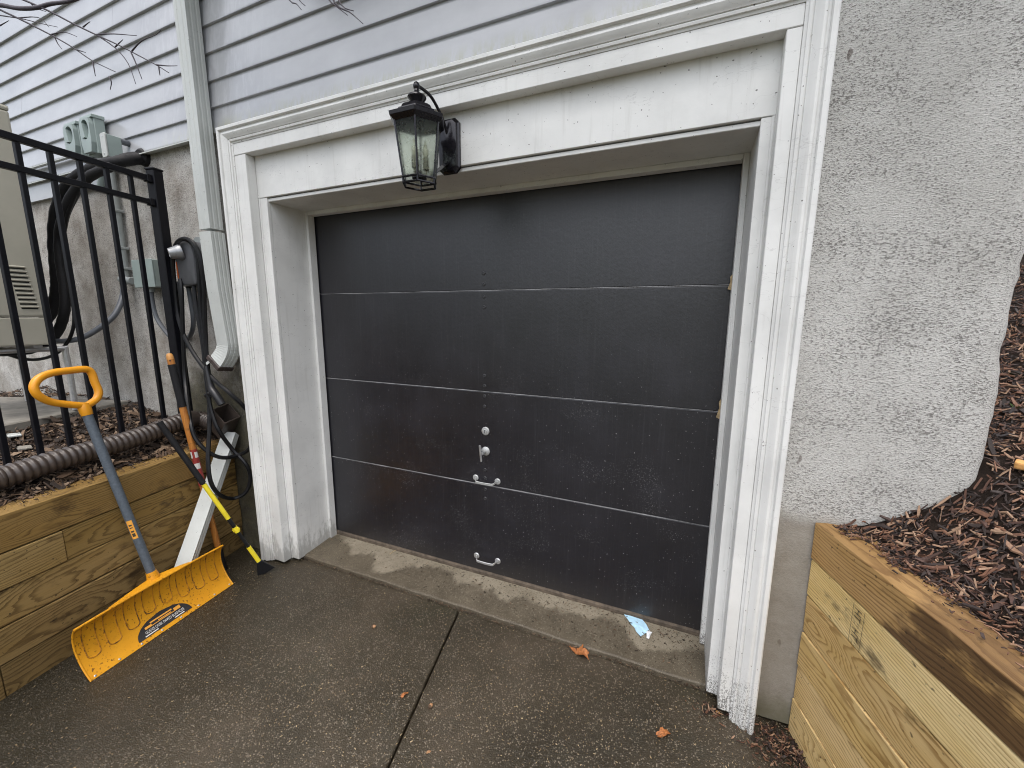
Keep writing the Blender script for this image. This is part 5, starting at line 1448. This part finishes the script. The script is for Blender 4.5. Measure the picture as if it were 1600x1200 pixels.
for q in ([(0.5180, -1.1500, 2.4600), (0.6150, -1.1500, 2.4390), (0.7310, -1.1500, 2.4070)], [(0.5240, -1.1500, 2.4570), (0.6120, -1.1500, 2.4020), (0.6680, -1.1500, 2.3480), (0.6930, -1.1500, 2.2880)],
          [(0.6960, -1.1500, 2.3750), (0.7500, -1.1500, 2.3890), (0.8240, -1.1500, 2.3880), (0.8500, -1.1500, 2.3950)], [(0.8060, -1.1500, 2.3150), (0.8590, -1.1500, 2.3010), (0.9030, -1.1500, 2.2920)], [(0.8170, -1.1500, 2.3080), (0.8180, -1.1500, 2.2850)],
          [(0.4770, -1.1500, 2.3930), (0.4800, -1.1500, 2.3520)], [(0.3940, -1.1500, 2.4460), (0.4440, -1.1500, 2.4270)], [(0.6910, -1.1500, 2.3720), (0.7070, -1.1500, 2.3420), (0.7280, -1.1500, 2.2930)],
          [(-0.0830, -1.1500, 2.6630), (0.0830, -1.1500, 2.6100), (0.1790, -1.1500, 2.5750), (0.2980, -1.1500, 2.5340)], [(0.0440, -1.1500, 2.6230), (0.1850, -1.1500, 2.5900), (0.2420, -1.1500, 2.5480)], [(0.2460, -1.1500, 2.5240), (0.3330, -1.1500, 2.5110), (0.4060, -1.1500, 2.4810)],
          [(0.4520, -1.1500, 2.4970), (0.4770, -1.1500, 2.5000), (0.4960, -1.1500, 2.5010)], [(0.1460, -1.1500, 2.6440), (0.1750, -1.1500, 2.6210), (0.2410, -1.1500, 2.5930)], [(0.2660, -1.1500, 2.5180), (0.2820, -1.1500, 2.4900), (0.3040, -1.1500, 2.4680)],
          [(-0.0970, -1.1500, 2.6340), (-0.0230, -1.1500, 2.6320)], [(0.6130, -1.1500, 2.4050), (0.6580, -1.1500, 2.4140)], [(0.5550, -1.1500, 2.3350), (0.5650, -1.1500, 2.3180), (0.5520, -1.1500, 2.2990)]):
    twig(q, 0.0022, 0.0008, A1)
for q in ([(1.3140, -1.1500, 2.3990), (1.3540, -1.1500, 2.3350), (1.3750, -1.1500, 2.3220), (1.3900, -1.1500, 2.3060)], [(1.3360, -1.1500, 2.3990), (1.3830, -1.1500, 2.3300), (1.4030, -1.1500, 2.3110)], [(1.4350, -1.1500, 2.3650), (1.4730, -1.1500, 2.3070), (1.5010, -1.1500, 2.2820), (1.5280, -1.1500, 2.2600)],
          [(1.4550, -1.1500, 2.3650), (1.4940, -1.1500, 2.2920), (1.5320, -1.1500, 2.2660), (1.5490, -1.1500, 2.2520), (1.5700, -1.1500, 2.2330)], [(1.4830, -1.1500, 2.3570), (1.5090, -1.1500, 2.2870), (1.5460, -1.1500, 2.2640)]):
    twig(q, 0.0028, 0.0008, over)

# ------------------------------------------------------------------ small things lying about
def oak_leaf(label, c, yaw, size, flip=0.0):
    mb = MB()
    cp, sp = math.cos(yaw), math.sin(yaw)
    outline = []
    n_ = 40
    for k in range(n_):
        a = 2 * math.pi * k / n_
        r = 0.50 + 0.09 * math.cos(7 * a + 1.5 * math.sin(a)) + 0.12 * abs(math.cos(a)) + 0.16 * fbm(k * 0.55, size * 100)
        outline.append((r * math.cos(a) * 1.35, r * math.sin(a) * 0.72))
    def Z(x, y): return 1.15 * y * y + 0.16 * math.sin(x * 4 + flip + 2 * y) + 0.16 * fbm(x * 3.2, y * 3.2, size * 60) + 0.12
    rows = []
    for f in (0.0, 0.5, 1.0): rows.append([(x * f, y * f) for x, y in outline])
    for lift_ in (0.0, 0.0006):
        for r_ in rows:
            for x, y in r_:
                X, Y = x * size, y * size
                mb.v.append((c[0] + X * cp - Y * sp, c[1] + X * sp + Y * cp, c[2] + 0.002 + max(-0.002 / size, Z(x, y) + 0.05) * size + lift_))
    for s_ in (0, 1):
        for r_ in range(2):
            for k in range(n_):
                j = (k + 1) % n_
                q = tuple(s_ * 3 * n_ + i for i in (r_ * n_ + k, r_ * n_ + j, (r_ + 1) * n_ + j, (r_ + 1) * n_ + k))
                mb.f.append(q if s_ else q[::-1])
    lf = thing('oak_leaf', label, 'leaf', c)
    mb.build('leaf_blade', 'dry_leaf', lf)
    m2 = MB(); m2.tube([(c[0] - 0.5 * size * cp, c[1] - 0.5 * size * sp, c[2] + 0.02 * size + 0.002), (c[0] - 0.75 * size * cp, c[1] - 0.75 * size * sp + 0.004, c[2] + 0.003)], 0.0011, 5, 0); m2.build('stalk', 'dry_leaf', lf)
oak_leaf('curled rust orange oak leaf on the paving at the edge of the threshold', (1.8910, -0.2340, 0.0000), -0.35, 0.060)
oak_leaf('small rust brown leaf on the wet paving in front of the right casing', (2.2870, -0.4820, 0.0000), 0.6, 0.034, 1.0)
oak_leaf('crumpled tan leaf scrap on the paving left of the slab joint', (1.2590, -0.7480, 0.0000), 1.2, 0.020, 2.0)
def acorn(label, c, yaw, s=1.0, cap=True, group='acorns scattered on the driveway'):
    ac = thing('acorn', label, 'acorn', c, group)
    ax_ = Vector((math.cos(yaw), math.sin(yaw), 0.18)).normalized()
    p = Vector(c) + Vector((0, 0, 0.0085 * s))
    mb = MB(); mb.lathe(p - ax_ * 0.006 * s, ax_, [(0.0005 * s, 0), (0.0078 * s, 0.0005 * s), (0.0088 * s, 0.005 * s), (0.0082 * s, 0.010 * s), (0.0055 * s, 0.015 * s), (0.002 * s, 0.0175 * s), (0.0004 * s, 0.019 * s)], 12); mb.build('nut', 'acorn', ac, smooth=True)
    if cap:
        mb = MB(); mb.lathe(p - ax_ * 0.006 * s, ax_, [(0.001 * s, -0.009 * s), (0.0015 * s, -0.005 * s), (0.007 * s, -0.0035 * s), (0.0098 * s, 0.0008 * s), (0.0096 * s, 0.0035 * s), (0.0085 * s, 0.0036 * s)], 12); mb.build('cap', 'acorn_cap', ac, smooth=True)
acorn('acorn lying against the edge of the threshold above the slab joint', (1.1090, -0.1840, 0.0000), 2.2, 0.95)
acorn('acorn alone on the left slab in front of the threshold', (0.8690, -0.5000, 0.0000), 0.6, 1.0)
acorn('acorn on the right slab close beside the joint', (1.3920, -0.7470, 0.0000), 1.4, 0.9)
def scrap(label, c, mat_, name, cat, size, yaw):
    mb = MB(); cp, sp = math.cos(yaw), math.sin(yaw)
    ol = [(-1, -.2), (-.4, -.5), (.5, -.35), (1, .1), (.3, .4), (-.5, .5)]
    V_ = [(c[0] + (a * cp - b * sp) * size, c[1] + (a * sp + b * cp) * size, c[2] + 0.002 + 0.3 * size * abs(b) ) for a, b in ol]
    mb.loft([V_, [(x, y, z + 0.0012) for x, y, z in V_]]); return tag(mb.build(name, mat_), label, cat)
scrap('small tan leaf fragment near the bottom edge beside the slab joint', (1.4880, -0.9000, 0.0000), 'acorn', 'leaf_scrap', 'leaf scrap', 0.010, 0.7)
scrap('pale chip stuck in the gap at the edge of the threshold', (0.9060, -0.2030, 0.0000), 'new_wood', 'wood_chip', 'wood chip', 0.011, 0.1)
scrap('pale wood splinter on the paving at the foot of the right casing', (2.4870, -0.2960, 0.0000), 'new_wood', 'wood_chip', 'wood chip', 0.011, -0.4)
# scrap of blue paper with a white corner
bp = thing('paper_scrap', 'torn light blue paper scrap with a white corner on the threshold', 'paper', (2.1300, 0.0160, 0.0400))
def zth(y): return 0.034 + 0.10 * max(0, y + 0.08) + 0.003
ol = [(2.0570, 0.0550, 0.0460), (2.0860, 0.0630, 0.0460), (2.1370, 0.0710, 0.0450), (2.1720, 0.0310, 0.0430), (2.1950, -0.0120, 0.0410), (2.1740, -0.0210, 0.0410), (2.1530, -0.0520, 0.0400), (2.1290, -0.0320, 0.0410), (2.1170, -0.0060, 0.0420), (2.1000, 0.0040, 0.0430), (2.0810, 0.0270, 0.0450)]
def sheet(ol, lift_):
    c = sum((Vector(p) for p in ol), Vector()) / len(ol)
    m2 = MB(); n_ = len(ol)
    top_ = [(p[0], p[1], zth(p[1]) + lift_ + 0.004 * (0.5 + 0.5 * math.sin(k * 2.1))) for k, p in enumerate(ol)]
    cc_ = (c.x, c.y, zth(c.y) + lift_ + 0.007)
    for d_ in (0.0, -0.0007):
        b_ = len(m2.v); m2.v += [(p[0], p[1], p[2] + d_) for p in top_] + [(cc_[0], cc_[1], cc_[2] + d_)]
        for k in range(n_): m2.f.append((b_ + k, b_ + (k + 1) % n_, b_ + n_))
    return m2
sheet(ol, 0.001).build('blue_sheet', 'blue_paper', bp)
sheet([(2.1770, -0.0130, 0.0420), (2.2040, -0.0130, 0.0410), (2.1970, -0.0300, 0.0410), (2.1930, -0.0570, 0.0400), (2.1810, -0.0580, 0.0400)], 0.006).build('white_corner', 'white_paper', bp)
# dry weed at the foot of the door
wd = thing('dried_weed', 'tuft of dried brown weed stems caught under the left of the door', 'weed', (0.4730, 0.1080, 0.0450))
for k in range(22):
    c = Vector((0.4600, 0.1100, 0.0500)) + Vector((R.uniform(-0.13, 0.11), R.uniform(-0.015, 0.02), 0))
    d_ = Vector((R.uniform(-1, 1), R.uniform(-0.6, 0.1), R.uniform(-0.1, 0.8))).normalized() * R.uniform(0.03, 0.075)
    mb = MB(); mb.tube([c, c + d_ * 0.5 + Vector((0, 0, 0.006)), c + d_], 0.0019, 5, 3); mb.build('stem', 'straw', wd, smooth=True)
c = Vector((0.5680, 0.0720, 0.0500)); mb = MB(); mb.tube([c, c + Vector((-0.012, -0.025, -0.002)), c + Vector((-0.02, -0.06, -0.006))], 0.002, 6, 3); mb.build('stem', 'straw', wd, smooth=True)
# block of split wood and green sprouts on the right-hand bank
def on_right(p, lift_=0.0): return (p[0], p[1], right_h(p[0], p[1]) + lift_)
pw = (3.2500, -0.2640, 1.0750)
mb = MB(); c = Vector(on_right(pw, 0.018)); 
mb.bar(c + Vector((-0.04, 0.02, 0.0)), c + Vector((0.07, -0.05, -0.012)), (0.5, 0.8, 0.1), (0, 0, 1), 0.035, 0.022)
tag(mb.build('split_log', 'new_wood', bevel=0.006, seg=2), 'freshly split orange piece of wood on the mulch by the house corner', 'wood')
def sprout(label, u, v, z):
    p0 = Vector(on_right(PX_pts[(u, v)])); t_ = thing('green_sprout', label, 'plant', p0)
    for k in range(3):
        a = k * 2.1 + u
        d_ = Vector((math.cos(a), math.sin(a), 0.5)) * 0.035
        w_ = Vector((-math.sin(a), math.cos(a), 0)) * 0.011
        mb = MB(); mb.add([p0, p0 + d_ * 0.5 + w_, p0 + d_, p0 + d_ * 0.5 - w_], [(0, 1, 2, 3)]); mb.add([p0 - Vector((0, 0, .001)), p0 + d_ * 0.5 + w_ - Vector((0, 0, .001)), p0 + d_ - Vector((0, 0, .001)), p0 + d_ * 0.5 - w_ - Vector((0, 0, .001))], [(3, 2, 1, 0)])
        mb.build('leaf', 'green_leaf', t_)
PX_pts = {(1, 1): (3.4930, 0.3500, 1.4510), (2, 2): (3.4120, 0.1500, 1.2710)}
sprout('small green sprout on the dark bank, higher of two beside the house corner', 1, 1, 0)
sprout('small green sprout on the dark bank, lower of two beside the house corner', 2, 2, 0)
# paper and stones in the left-hand bed
for k, (lb_, q, m_k) in enumerate((('flat white stone chip on the leaf litter left of the fence picket', (-1.3680, -0.9710, 0.8300), 'white_metal'), ('grey white stone chip lying nearest the pipe in the litter', (-1.1840, -0.9910, 0.8300), 'pad'))):
    c = Vector((q[0], q[1], left_h(q[0], q[1]) + 0.012))
    mb = MB(); mb.prism([(c.x - 0.05, c.y - 0.02), (c.x + 0.03, c.y - 0.035), (c.x + 0.05, c.y + 0.015), (c.x - 0.02, c.y + 0.03)], 'z', c.z, c.z + 0.012)
    tag(mb.build('stone_chip', m_k, bevel=0.003), lb_, 'stone')
c = Vector((-1.5530, -0.7670, 0.8500)); c.z = left_h(c.x, c.y) + 0.012
mb = MB(); mb.add([c + Vector(v) for v in ((-0.035, 0.0, 0), (0, -0.012, 0.006), (0.03, -0.02, 0.002), (0.002, 0.01, 0.004))], [(0, 1, 2, 3)]); mb.add([c + Vector(v) - Vector((0, 0, .001)) for v in ((-0.035, 0.0, 0), (0, -0.012, 0.006), (0.03, -0.02, 0.002), (0.002, 0.01, 0.004))], [(3, 2, 1, 0)])
tag(mb.build('fallen_leaf', 'green_leaf'), 'single pale green leaf on the brown litter behind the corrugated pipe', 'leaf')
